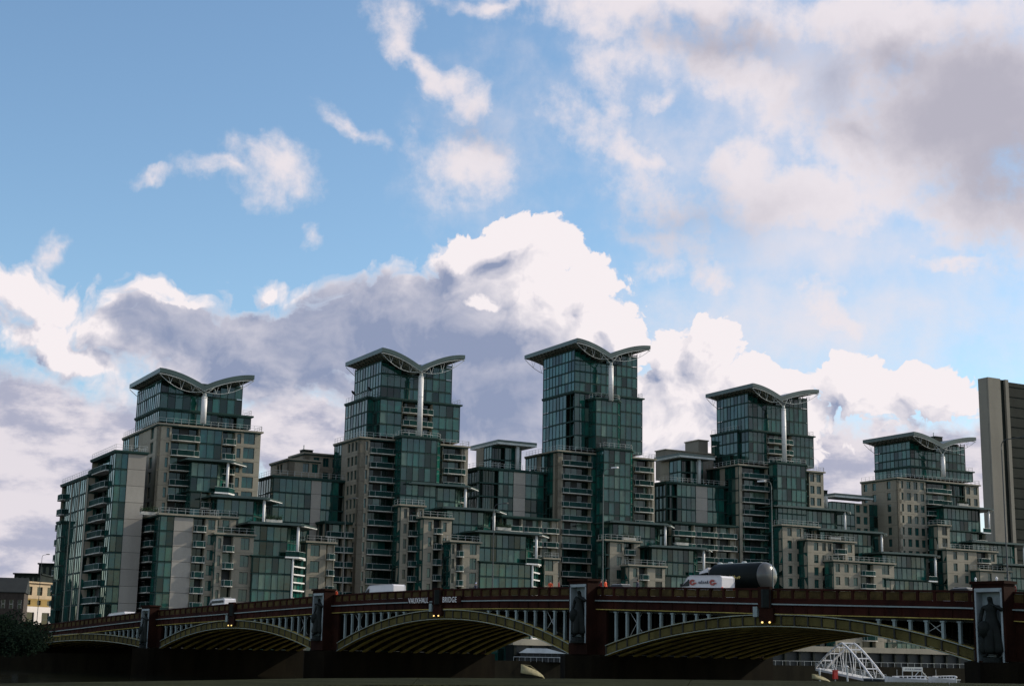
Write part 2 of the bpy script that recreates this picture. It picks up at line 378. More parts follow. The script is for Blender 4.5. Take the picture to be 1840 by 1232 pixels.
def bal_mesh(w):
    w = round(w / .1) * .1; k_ = ('b', w)
    if k_ not in _cache:
        r = MB(); d = .95
        bow = [(-w/2, 1.25), (-w/2, -d * .75), (-w * .3, -d), (w * .3, -d), (w/2, -d * .75), (w/2, 1.25)]
        r.prism(bow[::-1], -.09, .09, 'slab')
        g_ = MB()
        P_ = [(-w/2 + .06, -.05), (-w/2 + .06, -d * .75 + .05), (-w * .3, -d + .06), (w * .3, -d + .06), (w/2 - .06, -d * .75 + .05), (w/2 - .06, -.05)]
        for (a, b_) in zip(P_[:-1], P_[1:]):
            q = Vector((b_[0] - a[0], b_[1] - a[1])); n_ = Vector((-q.y, q.x)).normalized() * .015
            vs = [(p[0] + sg * n_.x, p[1] + sg * n_.y, z) for p in (a, b_) for sg in (-1, 1) for z in (.14, 1.1)]
            g_.hexa(vs, 'bal'); g_.bar((a[0], a[1], 1.12), (b_[0], b_[1], 1.12), .035, 'greywh', 5)
            g_.bar((a[0], a[1], .1), (a[0], a[1], 1.12), .03, 'greywh', 4)
        _cache[k_] = (r.mesh('balcony'), g_.mesh('balustrade'))
    return _cache[k_]

class Bld:
    """one building: an Empty with its parts; several stacked or adjoining volumes"""
    def __init__(s, name, label, cat, u, v, group=None):
        s.o = thing(name, label, cat, W(u, v, ZG), BA, group); s.u, s.v = u, v
        s.mbs = {}; s.panes = []; s.wins = 0; s.over = {}
    def mb(s, nm):
        if nm not in s.mbs: s.mbs[nm] = MB()
        return s.mbs[nm]
    def L(s, u, v, z): return (u - s.u, v - s.v, z - ZG)
    def facade(s, A, B, z0, z1, cols, ztop=None, base=0., jam=True, lit=.06):
        """A->B in (u,v), seen with A on the left; cols: (type, weight); ztop(s) optional top curve"""
        ax, ay = A; dx, dy = B[0] - ax, B[1] - ay; ln = math.hypot(dx, dy); dx /= ln; dy /= ln
        rz = math.atan2(dy, dx)
        def fr(x, y, z):      # x along, y inward, z world
            return s.L(ax + dx * x - dy * y, ay + dy * x + dx * y, z)
        tot = sum(c[1] for c in cols); x = 0
        nf = max(1, round((z1 - z0) / FH)); fh = (z1 - z0) / nf
        stone = s.mb('wall'); fm = s.mb('glazing_frame')
        for typ, wt in cols:
            w = ln * wt / tot; x0, x1 = x, x + w; x = x1
            if typ in 'Gg':
                n = max(1, round(w / 1.45)); pw = w / n
                for j in range(n + 1):
                    xx = min(max(x0 + j * pw, x0 + .03), x1 - .03); tz = z1 if not ztop else max(z1, min(ztop(xx), 1e9))
                    fm.box(xx - .035, xx + .035, -.08, .12, z0, tz - .02, 'frame', fr)
                fl = nf
                zz = z0
                while True:
                    top_lim = z1 if not ztop else max(ztop(x0), ztop(x1), z1)
                    if zz >= top_lim - .3: break
                    for j in range(n):
                        xa = x0 + j * pw; tl = z1 if not ztop else min(ztop(xa), ztop(xa + pw))
                        zt = min(zz + fh, tl)
                        if zt - zz < .4: continue
                        r = random.random()
                        kk = ('glassd' if r < .75 else 'glass') if typ == 'g' else ('blind' if r < lit else 'glassd' if r < lit + .16 else 'glassg' if r < .55 else 'glass')
                        s.panes.append((fr(xa + pw/2, .03 if typ == 'G' else .9, (zz + zt) / 2 - .1), rz, (pw - .06, .05, zt - zz - .34), kk))
                    zb = min(zz + fh, top_lim if not ztop else min(ztop(x0), ztop(x1)))
                    if zb > zz + .3: fm.box(x0 + .01, x1 - .01, -.05, .9, zb - .29, zb - .02, 'frame', fr)
                    zz += fh
                if typ == 'g': pass
            elif typ == 'S':
                for i in range(nf):
                    stone.box(x0, x1, 0, 1.25, z0 + i * fh, z0 + (i + 1) * fh - .04, 'stone', fr)
            elif typ == 'P':
                for i in range(nf):
                    link('concrete_panel', PANEL, s.o, fr((x0 + x1) / 2, .15, z0 + (i + .5) * fh), rz, (w - .03, .5, fh - .06))
                stone.box(x0 + .05, x1 - .05, .42, 1.25, z0, z1, 'core', fr)
            elif typ in 'WV':
                nw = max(1, round(w / 2.2)) if typ == 'W' else 1; cw = w / nw
                ww = min(1.35 if typ == 'W' else 2.3, cw - .5); wh = 1.9 if typ == 'W' else 2.2
                if ww < .5: ww = cw * .6
                for q in range(nw):
                    a = x0 + q * cw; b_ = a + cw; c = (a + b_) / 2
                    for i in range(nf):
                        zb = z0 + i * fh; s0 = zb + .55; s1 = min(s0 + wh, zb + fh - .15)
                        stone.box(a, c - ww/2, 0, .5, zb, zb + fh - .03, 'stone', fr); stone.box(c + ww/2, b_, 0, .5, zb, zb + fh - .03, 'stone', fr)
                        stone.box(c - ww/2, c + ww/2, 0, .5, zb, s0, 'stone', fr); stone.box(c - ww/2, c + ww/2, 0, .5, s1, zb + fh - .03, 'stone', fr)
                        wm_, pm = win_mesh(ww, s1 - s0)
                        wo_ = link('window', wm_, s.o, fr(c, .22, s0), rz)
                        link('pane', pm, wo_)
            elif typ == 'B':
                bk = MB()
                n = max(1, round(w / 1.7)); pw = w / n
                for i in range(nf):
                    zb = z0 + i * fh
                    for j in range(n):
                        kk = random.choice(['glassd', 'glassd', 'glassd', 'glass', 'dark']) if random.random() > .12 else 'blind'  # mostly dark panes: shade of the balcony recess put into the colour
                        bk.box(x0 + j * pw + .05, x0 + (j + 1) * pw - .05, 1.1, 1.2, zb + .1, zb + fh - .15, kk, fr)
                    bm_, gm = bal_mesh(w - .15)
                    bo_ = link('balcony', bm_, s.o, fr((x0 + x1) / 2, 0, zb), rz); link('balustrade', gm, bo_)
                bk.build('recessed_glazing', s.o)
                for xx in (x0, x1 - .14):
                    stone.box(xx, xx + .14, .02, 1.28, z0, z1, 'stone', fr)
        return fr
    def block(s, uc, ur, v, vb, z0, z1, front, left, cham=0., chf=None, cap='cornice', right=True, rail=True, ztop=None, z1c=None, lit=.06):
        """box volume: left face at u=uc (v..vb), front at v (uc..ur), optional chamfered right corner"""
        core = s.mb('core'); i = 1.32
        ub = ur + cham
        top = z1 if z1c is None else z1c
        def Lp(pts): return [s.L(a, b_, 0)[:2] for a, b_ in pts]
        fp = [(uc + i, v + i), (ur - (.2 if cham else i * .3), v + i), (ub - i * .7, v + cham + i * .6), (ub - i * .7, vb - .2), (uc + i, vb - .2)]
        core.prism(Lp(fp), z0 - ZG, top - ZG - .05, 'core')
        zt = None
        if front: s.facade((uc, v), (ur, v), z0, z1, front, ztop=ztop, lit=lit)
        if left: s.facade((uc, vb), (uc, v), z0, z1, left, ztop=(lambda q: ztop(0)) if ztop else None, lit=lit)
        if cham: s.facade((ur, v), (ub, v + cham), z0, z1, chf or [('G', 1)], lit=lit)
        if right:
            core.box(*[a for a in (s.L(ub - 1.4, 0, 0)[0], s.L(ub - .05, 0, 0)[0], s.L(0, v + cham + .3, 0)[1], s.L(0, vb, 0)[1], z0 - ZG, z1 - ZG - .06)], 'stone' if front and any(c[0] in 'SWB' for c in front) else 'glass')
        o = .42
        out = [(uc - o, v - o), (ur + o * .4, v - o), (ub + o, v + cham - o * .4 if cham else v - o), (ub + o, vb), (uc - o, vb)]
        if not cham: out = [(uc - o, v - o), (ub + o, v - o), (ub + o, vb), (uc - o, vb)]
        if cap == 'cornice':
            c_ = s.mb('cornice'); c_.prism(Lp(out), z1 - ZG, z1 - ZG + .32, 'stone' if front and any(c[0] in 'SW' for c in front) else 'frame')
            c_.prism(Lp([((a - uc) * .98 + uc + (.12 if a < uc else -.12), b_ + (.14 if b_ < v + 1 else 0)) for a, b_ in out]), z1 - ZG - .22, z1 - ZG, 'frame')
            if rail: s.rail([(uc - .1, vb - .3), (uc - .1, v - .1), (ur, v - .1)] + ([(ub, v + cham)] if cham else [(ub + .1, v - .1), (ub + .1, v + 4)]), z1 + .32)
        elif cap == 'flat':
            s.mb('cornice').prism(Lp(out), z1 - ZG, z1 - ZG + .2, 'frame')
        s.flush()
    def flush(s):
        for nm, m_ in s.mbs.items(): m_.build(nm, s.o)
        s.mbs = {}
    def rail(s, pts, z):
        r = s.mb('railing')
        for a, b_ in zip(pts[:-1], pts[1:]):
            ln = math.hypot(b_[0] - a[0], b_[1] - a[1]); n = max(1, round(ln / 1.5))
            for j in range(n + 1):
                u_ = a[0] + (b_[0] - a[0]) * j / n; v_ = a[1] + (b_[1] - a[1]) * j / n
                r.bar(s.L(u_, v_, z), s.L(u_, v_, z + 1.05), .035, 'greywh', 4)
            for h in (1.05, .55): r.bar(s.L(a[0], a[1], z + h), s.L(b_[0], b_[1], z + h), .03, 'greywh', 4)
    def canopy(s, xc, xp, cham, yc, v, zb, front, depth=11., drop=2, xl=None, left=None, lit=.2, wf=False):
        """glazed step with an oversailing roof plate and a white column at its right corner"""
        uc, zt = onv(xc, yc, v); up = onv(xp, yc, v)[0]
        zt -= .3
        ur = up - .9
        s.block(uc, ur, v, v + depth, zb, zt - drop * FH, front, left or [('G', 1)], cham, [('G', 1)], cap='flat', rail=False, lit=lit)
        # upper floors set back
        s.block(uc + .2, ur - .6, v + 1.2, v + depth, zt - drop * FH + .2, zt, [('G', 1)], [('G', 1)], cham, [('G', 1)], cap=None, lit=lit)
        # roof plate: thin edge, thicker middle
        r = MB(); e = 1.5
        pl = [(uc - e, v + depth), (uc - e, v - .4), (up + .8, v - e), (up + cham + 1.2, v + cham - e * .6), (up + cham + 1.4, v + depth)]
        r.prism([s.L(a, b_, 0)[:2] for a, b_ in pl], zt - ZG + .03, zt - ZG + .26, 'roof')
        r.prism([s.L(a * .9 + (uc + up) * .05, b_ * .9 + (v + 2) * .1, 0)[:2] for a, b_ in pl], zt - ZG + .26, zt - ZG + .5, 'roof')
        r.prism([s.L(a, b_, 0)[:2] for a, b_ in pl[2:4]] + [s.L(pl[3][0] - .5, pl[3][1] + .5, 0)[:2], s.L(pl[2][0] - .5, pl[2][1] + .6, 0)[:2]], zt - ZG - .1, zt - ZG + .02, 'white')
        r.build('canopy_roof', s.o)
        c = MB(); c.bar(s.L(up, v - .5, zt - drop * FH), s.L(up, v - .5, zt + .03), .27, 'white', 12); c.build('column', s.o, True)
        for q in range(drop - 1, drop):
            z_ = zt - (q + 1) * FH
            d = MB(); w0 = up - (2.4 if q == drop - 1 else 1.0)
            d.prism([s.L(a, b_, 0)[:2] for a, b_ in [(w0, v + 1.), (w0, v - .8), (up + .3, v - .8), (up + cham * .62, v + cham * .62 - .9), (up + cham * .62, v + cham)]], z_ - ZG - .12, z_ - ZG + .16, 'white' if q == drop - 1 else 'slab')
            ob = d.build('terrace_slab', s.o)
            gl = MB()
            for (a, b_) in (((w0, v - .75), (up + .3, v - .75)), ((up + .3, v - .75), (up + cham * .62 - .05, v + cham * .62 - .9))):
                qv = Vector((b_[0] - a[0], b_[1] - a[1])); n_ = Vector((-qv.y, qv.x)).normalized() * .02
                gl.hexa([s.L(p[0] + sg * n_.x, p[1] + sg * n_.y, z) for p in (a, b_) for sg in (-1, 1) for z in (z_ + .18, z_ + 1.15)], 'bal')
                gl.bar(s.L(a[0], a[1], z_ + 1.17), s.L(b_[0], b_[1], z_ + 1.17), .035, 'greywh', 5)
            gl.build('balustrade', ob)
        if wf:
            r = MB(); z_ = zt - drop * FH
            r.bar(s.L(up - .7, v - .28, zb), s.L(up - .7, v - .28, z_ - .1), .2, 'white', 8)
            while z_ > zb + 2:
                r.hexa([s.L(a + dx, c + dy, z) for a, c in ((up - .6, v - .25), (up + cham - 1, v + cham - .65)) for dx, dy in ((0, 0), (.15, -.15)) for z in (z_ - .25, z_)], 'white'); z_ -= FH / 2
            r.build('corner_frame', s.o)
    def finish(s):
        s.panes.sort(key=lambda p: -p[2][0] * p[2][2])
        for p in s.panes[:300]:
            q = link('glass_pane', PANE[p[3]], s.o, p[0], p[1] + random.uniform(-.02, .02), p[2])
            q.rotation_euler = (random.uniform(-.02, .02), 0, q.rotation_euler.z)
        if len(s.panes) > 300:
            r = MB()
            for (l, rz, sc, kk) in s.panes[300:]:
                ca, sa = math.cos(rz), math.sin(rz)
                r.box(-sc[0]/2, sc[0]/2, -sc[1]/2, sc[1]/2, -sc[2]/2, sc[2]/2, kk, lambda x, y, z: (l[0] + ca * x - sa * y, l[1] + sa * x + ca * y, l[2] + z))
            r.build('glass_pane', s.o, kind='stuff')
        s.flush()

def px_block(B_, xl, xc, xr, yc, v, front, left, zb=None, **kw):
    uc, z1 = onv(xc, yc, v); ur = onv(xr, yc, v)[0]; vb = onu(xl, yc + 2, uc)[0] if xl < xc else v + 8
    vb = min(max(vb, v + 3.), v + 26)
    z1 -= .32 if kw.get('cap', 'cornice') == 'cornice' else 0
    B_.block(uc, ur, v, vb, ZG if zb is None else zb, z1, front, left, **kw)
    return uc, ur, vb, z1

# ---- a gull-winged apartment tower -------------------------------------------------------------
def tower(label, crown, peak, val, rt, bk, pil, tierx, stone, bay, extra=None, sat=False):
    """all measures are read off the photograph and turned into metres on the tower's own planes"""
    xl, xc, xr = crown; v0 = 0.; vr = -4.5
    uc = onv(xc, peak[1] + 25, v0)[0]; ur = onv(xr, peak[1] + 25, v0)[0]; vb = onu(xl, peak[1] + 30, uc)[0]
    T_ = Bld('apartment_tower', label, 'apartment tower', uc, 0, 'towers with gull wing roofs along the river')
    uP, zP = onv(*peak, vr); uV, zV = onv(*val, vr); uR, zR = onv(*rt, vr)
    vK = onu(*bk, uP)[0]
    def prof(u):
        if u <= uV:
            t = (u - uP) / (uV - uP); t = min(max(t, 0), 1); return zP - (zP - zV) * (t ** 1.75)
        t = (u - uV) / (uR - uV); t = min(max(t, 0), 1); return zV + (zR - zV) * (1 - (1 - t) ** 1.75)
    # roof wings: two curved plates meeting in the valley
    for (a, b_) in ((uP, uV), (uV, uR)):
        r = MB(); n = 14
        for i in range(n):
            u0 = a + (b_ - a) * i / n; u1 = a + (b_ - a) * (i + 1) / n
            def th(u): return .55 + .55 * min(1, 1 - abs(u - uV) / max(abs(uP - uV), abs(uR - uV)) * .5)
            vs = [T_.L(u, v, prof(u) - (th(u) if dz else 0)) for u in (u0, u1) for v in (vr, vK) for dz in (1, 0)]
            r.hexa(vs, 'roof')
            vs = [T_.L(u, v, prof(u) - th(u) - (.06 if dz else -.0)) for u in (u0, u1) for v in (vr + .5, vK - .5) for dz in (1, 0)]
            r.hexa(vs, 'soffit')
            for v_ in [vr + .8 + q * 1.6 for q in range(int((vK - vr) / 1.6))]:      # purlins under the plate
                if i % 2 == 0: r.hexa([T_.L(u, v, prof(u) - th(u) - (.22 if dz else .05)) for u in (u0, u1) for v in (v_, v_ + .12) for dz in (1, 0)], 'roof')
        r.build('roof_wing', T_.o)
        e = fe = MB()                                                                 # pale fascia line under the front edge
        for i in range(n):
            u0 = a + (b_ - a) * i / n; u1 = a + (b_ - a) * (i + 1) / n
            e.hexa([T_.L(u, v, prof(u) - 1.05 - (.12 if dz else 0)) for u in (u0, u1) for v in (vr + .02, vr + .3) for dz in (1, 0)], 'greywh')
        fe.build('fascia', T_.o)
        # bowed tie and struts, front and back
        for v_ in (vr + .35, vK - .4):
            e = MB(); sag = lambda t: 2.0 * math.sin(math.pi * min(1, t)) ** .8
            pts = []
            for i in range(13):
                t = i / 12; u = a + (b_ - a) * t
                chord = (prof(a) + (prof(b_) - prof(a)) * t) - 1.0
                pts.append(T_.L(u, v_, min(chord, prof(u) - 1.1) - sag(t) * .75))
            e.tube(pts, .06, 'greywh', 6)
            for i in (3, 6, 9):
                u = a + (b_ - a) * i / 12; p = pts[i]
                q = T_.L(u + .5, v_, prof(u + .5) - 1.0); e.bar(p, q, .035, 'greywh', 5)
                q = T_.L(u - .5, v_, prof(u - .5) - 1.0); e.bar(p, q, .03, 'greywh', 5)
            e.build('roof_truss', T_.o)
    # crown and the tiers of glass below it
    zc0 = tierx['z_crown']; z_c0 = onv(xc, zc0, v0)[1]; z_t0 = onv(xc, tierx['y_tier'], v0)[1]
    sidef = [('G', 1)]
    th_ = 1.15
    T_.block(uc, ur, v0, vb, z_c0, zV - 1.4, tierx.get('cfront', [('G', 1)]), sidef, cap=None, ztop=lambda q: min(prof(uc + q), prof(uc + q + .6)) - th_ - .05, z1c=zV - 1.4, lit=tierx.get('lit', .03))
    c_ = T_.mb('core'); n = 10                                                          # body rising into the wings
    for i in range(n):
        u0 = uc + 1.3 + (ur - uc - 2) * i / n; u1 = uc + 1.3 + (ur - uc - 2) * (i + 1) / n
        c_.hexa([T_.L(u, v, (zV - 1.5) if not dz else max(zV - 1.4, prof(u) - 1.2)) for u in (u0, u1) for v in (1.3, vb - .5) for dz in (0, 1)], 'core')
    # left wall of the crown up to the high corner
    T_.mb('glazing_frame').box(*[q for q in (-.1, .12, .0, vb, z_c0 - ZG, z_c0 - ZG + .3)], 'frame')
    xr2 = tierx['xr']; ur2 = onv(xr2, zc0, v0)[0]
    T_.block(uc, ur2, v0 - .02, vb, z_t0, z_c0, tierx['front'], tierx.get('left', [('G', 1)]), rail=False, lit=tierx.get('lit', .03))
    T_.rail([(ur + .3, v0), (ur2, v0), (ur2, v0 + 4)], z_c0 + .3)
    if 'blk' in tierx:                                                                  # shoulder block on the left
        a = tierx['blk']; px_block(T_, a[0], a[1], a[2], a[3], 3.5, [('G', 1)], [('G', 1)], zb=z_t0)
    # white column from the valley to the terrace
    p0 = onv(pil[0], pil[1], -3.4); p1 = onv(pil[0], pil[2], -3.4)
    c = MB(); c.bar(T_.L(p0[0], -3.4, p1[1] - .5), T_.L(p0[0], -3.4, p0[1] - .6), .56, 'white', 20)
    c.bar(T_.L(p0[0], -3.4, p0[1] - .6), T_.L(p0[0], -3.4, p0[1] + .2), .42, 'greywh', 20, .3)
    for dz in (.3, 4.4, 8.6): 
        if p0[1] - dz > p1[1] + 1: c.bar(T_.L(p0[0], -3.4, p0[1] - .6 - dz), T_.L(p0[0], -3.4, p0[1] - .52 - dz), .6, 'greywh', 20)
    for sx in (-1, 1): c.bar(T_.L(p0[0], -3.4, p0[1] - .2), T_.L(uV + sx * 2.2, vr + .4, prof(uV + sx * 2.2) - 1.05), .13, 'greywh', 8)
    c.build('column', T_.o, True)
    # stone storeys
    xl_, xc_, xr_, yc_, fr_, lf_ = stone
    px_block(T_, xl_, xc_, xr_, yc_, -1.5, fr_, lf_)
    if bay:
        xl_, xc_, xr_, yc_, vv, zb_ = bay
        T_b = px_block(T_, xl_, xc_, xr_, yc_, vv, [('G', 1)], [('G', 1)], cham=1.4, lit=.04)
    if extra: extra(T_, z_t0)
    T_.finish()
    return T_

G1 = [('G', 1)]
# every balcony slab line across the crown of tower two etc. is a column type in the lists below
def x1(T_, zt):   # extra volumes belonging to tower one: stepped wings on its left
    px_block(T_, 167, 209, 264, 808, -6, [('G', 21), ('P', 31)], [('B', 34), ('G', 10)], lit=.02)
tower('leftmost gull-winged green glass tower, stone storeys stepping down to its left', (249, 290, 437), (288, 660), (368, 692), (457.6, 674), (233.6, 680),
      (368, 707, 756), dict(z_crown=735, y_tier=757, xr=452, front=[('G', 60), ('G', 60), ('g', 40), ('G', 30)], lit=.02),
      (208, 286, 470, 759, [('S', 12), ('W', 10), ('B', 52), ('G', 40), ('B', 26), ('W', 12), ('V', 26), ('S', 8)], [('G', 14), ('S', 12), ('G', 9), ('S', 16), ('V', 26)]),
      None, x1)
tower('second gull-winged glass tower from the left, with three balcony lines behind its column', (639, 686, 813), (687, 624), (757, 658), (836, 638), (621, 644),
      (757, 671, 779), dict(z_crown=715, y_tier=783, xr=827, front=[('G', 38), ('B', 55), ('G', 50)], blk=(622, 661, 684, 712)),
      (602, 648, 842, 784, [('S', 7), ('W', 9), ('B', 50), ('G', 8), ('g', 74), ('B', 42), ('S', 6)], [('G', 14), ('S', 10), ('W', 20), ('S', 4)]),
      (714, 722, 786, 781, -5, None))
def x3(T_, zt):
    uc, z1 = onv(1071, 716, -3)[0], onv(1071, 716, -3)[1]
    T_.block(uc, onv(1110, 716, -3)[0], -3, 0, onv(1071, 805, -3)[1], z1, G1, G1, cham=1.6)
tower('tallest gull-winged glass tower, in the middle of the row', (977, 1033, 1145), (1037.5, 607), (1098, 635), (1169, 621), (942.5, 631.5),
      (1098, 653, 716), dict(z_crown=704, y_tier=806, xr=1154, front=[('G', 36), ('g', 6), ('G', 78)], left=[('G', 42), ('g', 14)], cfront=G1),
      (945, 1003, 1176, 808, [('S', 6), ('B', 51), ('G', 25), ('g', 50), ('B', 34), ('S', 4)], [('G', 20), ('S', 8), ('G', 20), ('S', 8)]),
      (1078, 1085, 1133, 803, -5, None), x3)
tower('fourth gull-winged glass tower from the left, whose long white column crosses three balconies', (1288, 1344, 1450), (1352.6, 688), (1405, 712), (1471.7, 700), (1267.6, 704.5),
      (1407.6, 730, 829), dict(z_crown=773, y_tier=830, xr=1461, front=[('G', 32), ('B', 46), ('G', 40)], blk=(1278, 1325, 1342, 772)),
      (1270, 1327, 1479, 833, [('S', 5), ('B', 46), ('g', 20), ('g', 54), ('W', 24), ('S', 3)], [('G', 20), ('S', 8), ('G', 20)]),
      (1388, 1396, 1447, 829, -5, None))
tower('rightmost and lowest gull-winged tower, its stone storeys full of small windows', (1571, 1635, 1733), (1642, 775), (1694, 797), (1754, 785.5), (1550, 787.5),
      (1693.6, 816, 852), dict(z_crown=838, y_tier=855, xr=1747, front=[('G', 60), ('G', 50)]),
      (1547, 1612, 1758, 857, [('W', 12), ('W', 11), ('W', 11), ('W', 10), ('B', 40), ('g', 24), ('W', 12), ('W', 12)], [('W', 12), ('W', 12), ('S', 8), ('W', 12), ('S', 6)]),
      None)

# ---- stepped terraces in front of the towers ---------------------------------------------------
GT = 'stepped terrace blocks between the towers and the river'
def terrace(label, x, v, vols, cans, cat='apartment block', grp=GT):
    u = onv(x, 1000, v)[0]; b_ = Bld('terrace_block', label, cat, u, v, grp)
    for a in vols: px_block(b_, *a[:7], **(a[7] if len(a) > 7 else {}))
    for a in cans: b_.canopy(*a)
    b_.finish(); return b_
st = [('S', 5), ('W', 9), ('B', 12), ('S', 4), ('V', 13)]
terrace('low block at the far left end of the row, with bluish windows', 113, 8,
        [(113, 160, 178, 852, 8.5, G1, [('B', 9), ('G', 10), ('S', 2), ('G', 11), ('S', 2), ('G', 10), ('S', 3)], dict(lit=.1)), (104, 112, 130, 935, 24, G1, [('G', 1)], dict(rail=False))], [])
terrace('balconied block with a plain pale concrete strip, in front of the leftmost tower', 242, -13,
        [(242, 289, 392, 921, -13, [('G', 24), ('P', 33), ('B', 24), ('W', 20)], [('B', 34), ('G', 8)], dict(lit=.03))], [])
terrace('glass step with thin canopy highest up against the leftmost tower', 340, -5, [], [(346, 409, 3.6, 824, -5, ZG, [('G', 20), ('B', 20), ('G', 20)], 7)])
terrace('glass step with thin canopy halfway down in front of the leftmost tower', 370, -9,
        [(368, 372, 425, 925, -8.5, [('S', 6), ('W', 10), ('W', 14), ('S', 5)], G1)], [(392, 474, 3.6, 890, -9.5, ZG, [('G', 30), ('B', 22), ('G', 20)])])
terrace('lowest canopied glass corner before the leftmost tower, beside big square windows', 388, -15,
        [(383, 388, 457, 956, -14, [('S', 3), ('W', 9), ('B', 20), ('S', 10), ('V', 20), ('S', 5)], G1), (545, 552, 602, 971, -9.5, [('S', 4), ('V', 18), ('S', 7), ('B', 14)], G1)],
        [(458, 535, 4., 938, -15, ZG, [('G', 36), ('G', 36)], 11., 2, None, None, .1, True)])
terrace('highest canopied glass step in front of the second tower', 735, -6,
        [(716, 720, 762, 905, -7, [('S', 4), ('W', 9), ('B', 16), ('W', 9)], G1)], [(745, 835, 3.4, 867, -6, ZG, [('g', 30), ('G', 24), ('G', 20)])])
terrace('middle canopied glass step in front of the second tower', 800, -10,
        [(757, 761, 812, 927, -10.5, [('S', 6), ('W', 9), ('B', 14), ('W', 9), ('S', 6)], G1)], [(806, 886, 3.4, 911, -10, ZG, [('G', 30), ('B', 20), ('G', 20)])])
terrace('lowest canopied glass corner in front of the second tower, its corner framed in white', 806, -15,
        [(806, 810, 862, 970, -14.5, [('W', 9), ('B', 13), ('S', 10), ('V', 16), ('S', 3)], G1), (972, 978, 1003, 1001, -10.5, [('V', 16), ('S', 6)], G1)],
        [(864, 962, 3.8, 953, -15, ZG, [('G', 40), ('G', 40)], 11., 2, None, None, .1, True)])
terrace('upper canopied glass step in front of the tallest tower', 1085, -8,
        [(1084, 1088, 1150, 968, -10, [('g', 6), ('S', 8), ('W', 12), ('B', 16), ('S', 8)], G1)], [(1105, 1193, 3.4, 936, -8, ZG, [('g', 20), ('G', 30), ('G', 20)])])
terrace('lower canopied glass corner in front of the tallest tower, next to paired stone windows', 1130, -14,
        [(1126, 1130, 1195, 1013, -14.5, [('S', 5), ('W', 10), ('B', 15), ('S', 10), ('V', 14), ('S', 3)], G1)], [(1175, 1262, 3.4, 980, -14, ZG, [('G', 30), ('G', 30)])])
terrace('highest canopied glass step in front of the fourth tower', 1395, -6,
        [(1401, 1405, 1470, 941, -8, [('S', 3), ('W', 10), ('W', 10), ('g', 16)], G1)], [(1398, 1515, 3.2, 908, -6, ZG, [('g', 40), ('G', 30), ('G', 30)])])
terrace('middle canopied glass step in front of the fourth tower, beside small dark windows', 1450, -11,
        [(1446, 1450, 1535, 967, -11, [('S', 4), ('W', 11), ('W', 12), ('B', 14), ('W', 10)], G1)], [(1478, 1581, 3.2, 950, -10, ZG, [('G', 30), ('G', 40)])])
terrace('lowest canopied glass corner in front of the fourth tower', 1497, -15,
        [(1493, 1497, 1606, 1005, -15, [('W', 11), ('W', 11), ('W', 11), ('B', 18), ('S', 8), ('V', 14), ('S', 4)], G1)], [(1590, 1677, 3.2, 992, -15, ZG, [('G', 30), ('G', 30)])])
terrace('upper canopied glass step in front of the rightmost tower', 1685, -6,
        [(1680, 1684, 1706, 941, -6.5, [('S', 6), ('V', 11), ('S', 3)], G1)], [(1700, 1773, 3.2, 908, -6, ZG, [('G', 30), ('B', 20)])])
terrace('middle canopied glass step in front of the rightmost tower, behind the bridge pylon', 1690, -11,
        [(1696, 1700, 1790, 984, -11, [('S', 6), ('W', 10), ('S', 4), ('W', 10), ('S', 8), ('B', 16), ('W', 10)], G1)], [(1752, 1836, 3.2, 972, -10, ZG, [('G', 30), ('G', 30)])])
terrace('lowest canopied glass block at the right edge, past the bridge pylon', 1800, -15,
        [(1756, 1760, 1815, 1022, -14, [('S', 6), ('W', 10), ('S', 8), ('W', 10)], G1)], [(1808, 1885, 3.2, 1013, -15, ZG, [('G', 30), ('G', 30)])])

# ---- lower blocks linking the towers -----------------------------------------------------------
GL = 'lower link blocks between the towers'
def linkb(label, x, v, vols, can=None, more=None):
    u = onv(x, 900, v)[0]; b_ = Bld('link_block', label, 'apartment block', u, v, GL)
    for a in vols: px_block(b_, *a[:7], **(a[7] if len(a) > 7 else {}))
    if can:     # (xl, xc, xr, y apex, v, pillar x, y0, y1)
        xl, xc, xr, ya, vv, xp, y0, y1 = can
        ua, z = onv(xc, ya, vv - 2); ur = onv(xr, ya + 4, vv - 2)[0]; vk = onu(xl, ya + 8, ua)[0]
        r = MB(); pl = [(ua, vv - 2), (ur, vv - 2), (ur, vk), (ua, vk)]
        r.prism([b_.L(a, c, 0)[:2] for a, c in pl], z - ZG - .5, z - ZG, 'roof')
        ins = .45
        r.prism([b_.L(a, c, 0)[:2] for a, c in [(ua + .02, vv - 1.98), (ur - .02, vv - 1.98), (ur - .02, vk - .02), (ua + .02, vk - .02)]], z - ZG - .95, z - ZG - .5, 'greywh')
        r.build('canopy_roof', b_.o)
        c = MB(); p0 = onv(xp, y0, vv - 1); p1 = onv(xp, y1, vv - 1)
        c.bar(b_.L(p0[0], vv - 1, p1[1] - 1), b_.L(p0[0], vv - 1, z - .9), .45, 'greywh', 16); c.build('column', b_.o, True)
    if more: more(b_)
    b_.finish(); return b_
linkb('dark glass link between the first and second towers, with beige penthouses on top', 466, 6,
      [(466, 492, 640, 853, 6, [('G', 64), ('P', 17), ('G', 30), ('g', 30)], G1, dict(lit=.03)),
       (487, 520, 575, 823, 12, [('S', 20), ('W', 30)], [('S', 10), ('W', 10), ('S', 10)], dict(rail=False)),
       (521, 548, 612, 812, 17, [('S', 10), ('W', 40)], [('S', 10)], dict(rail=False))])
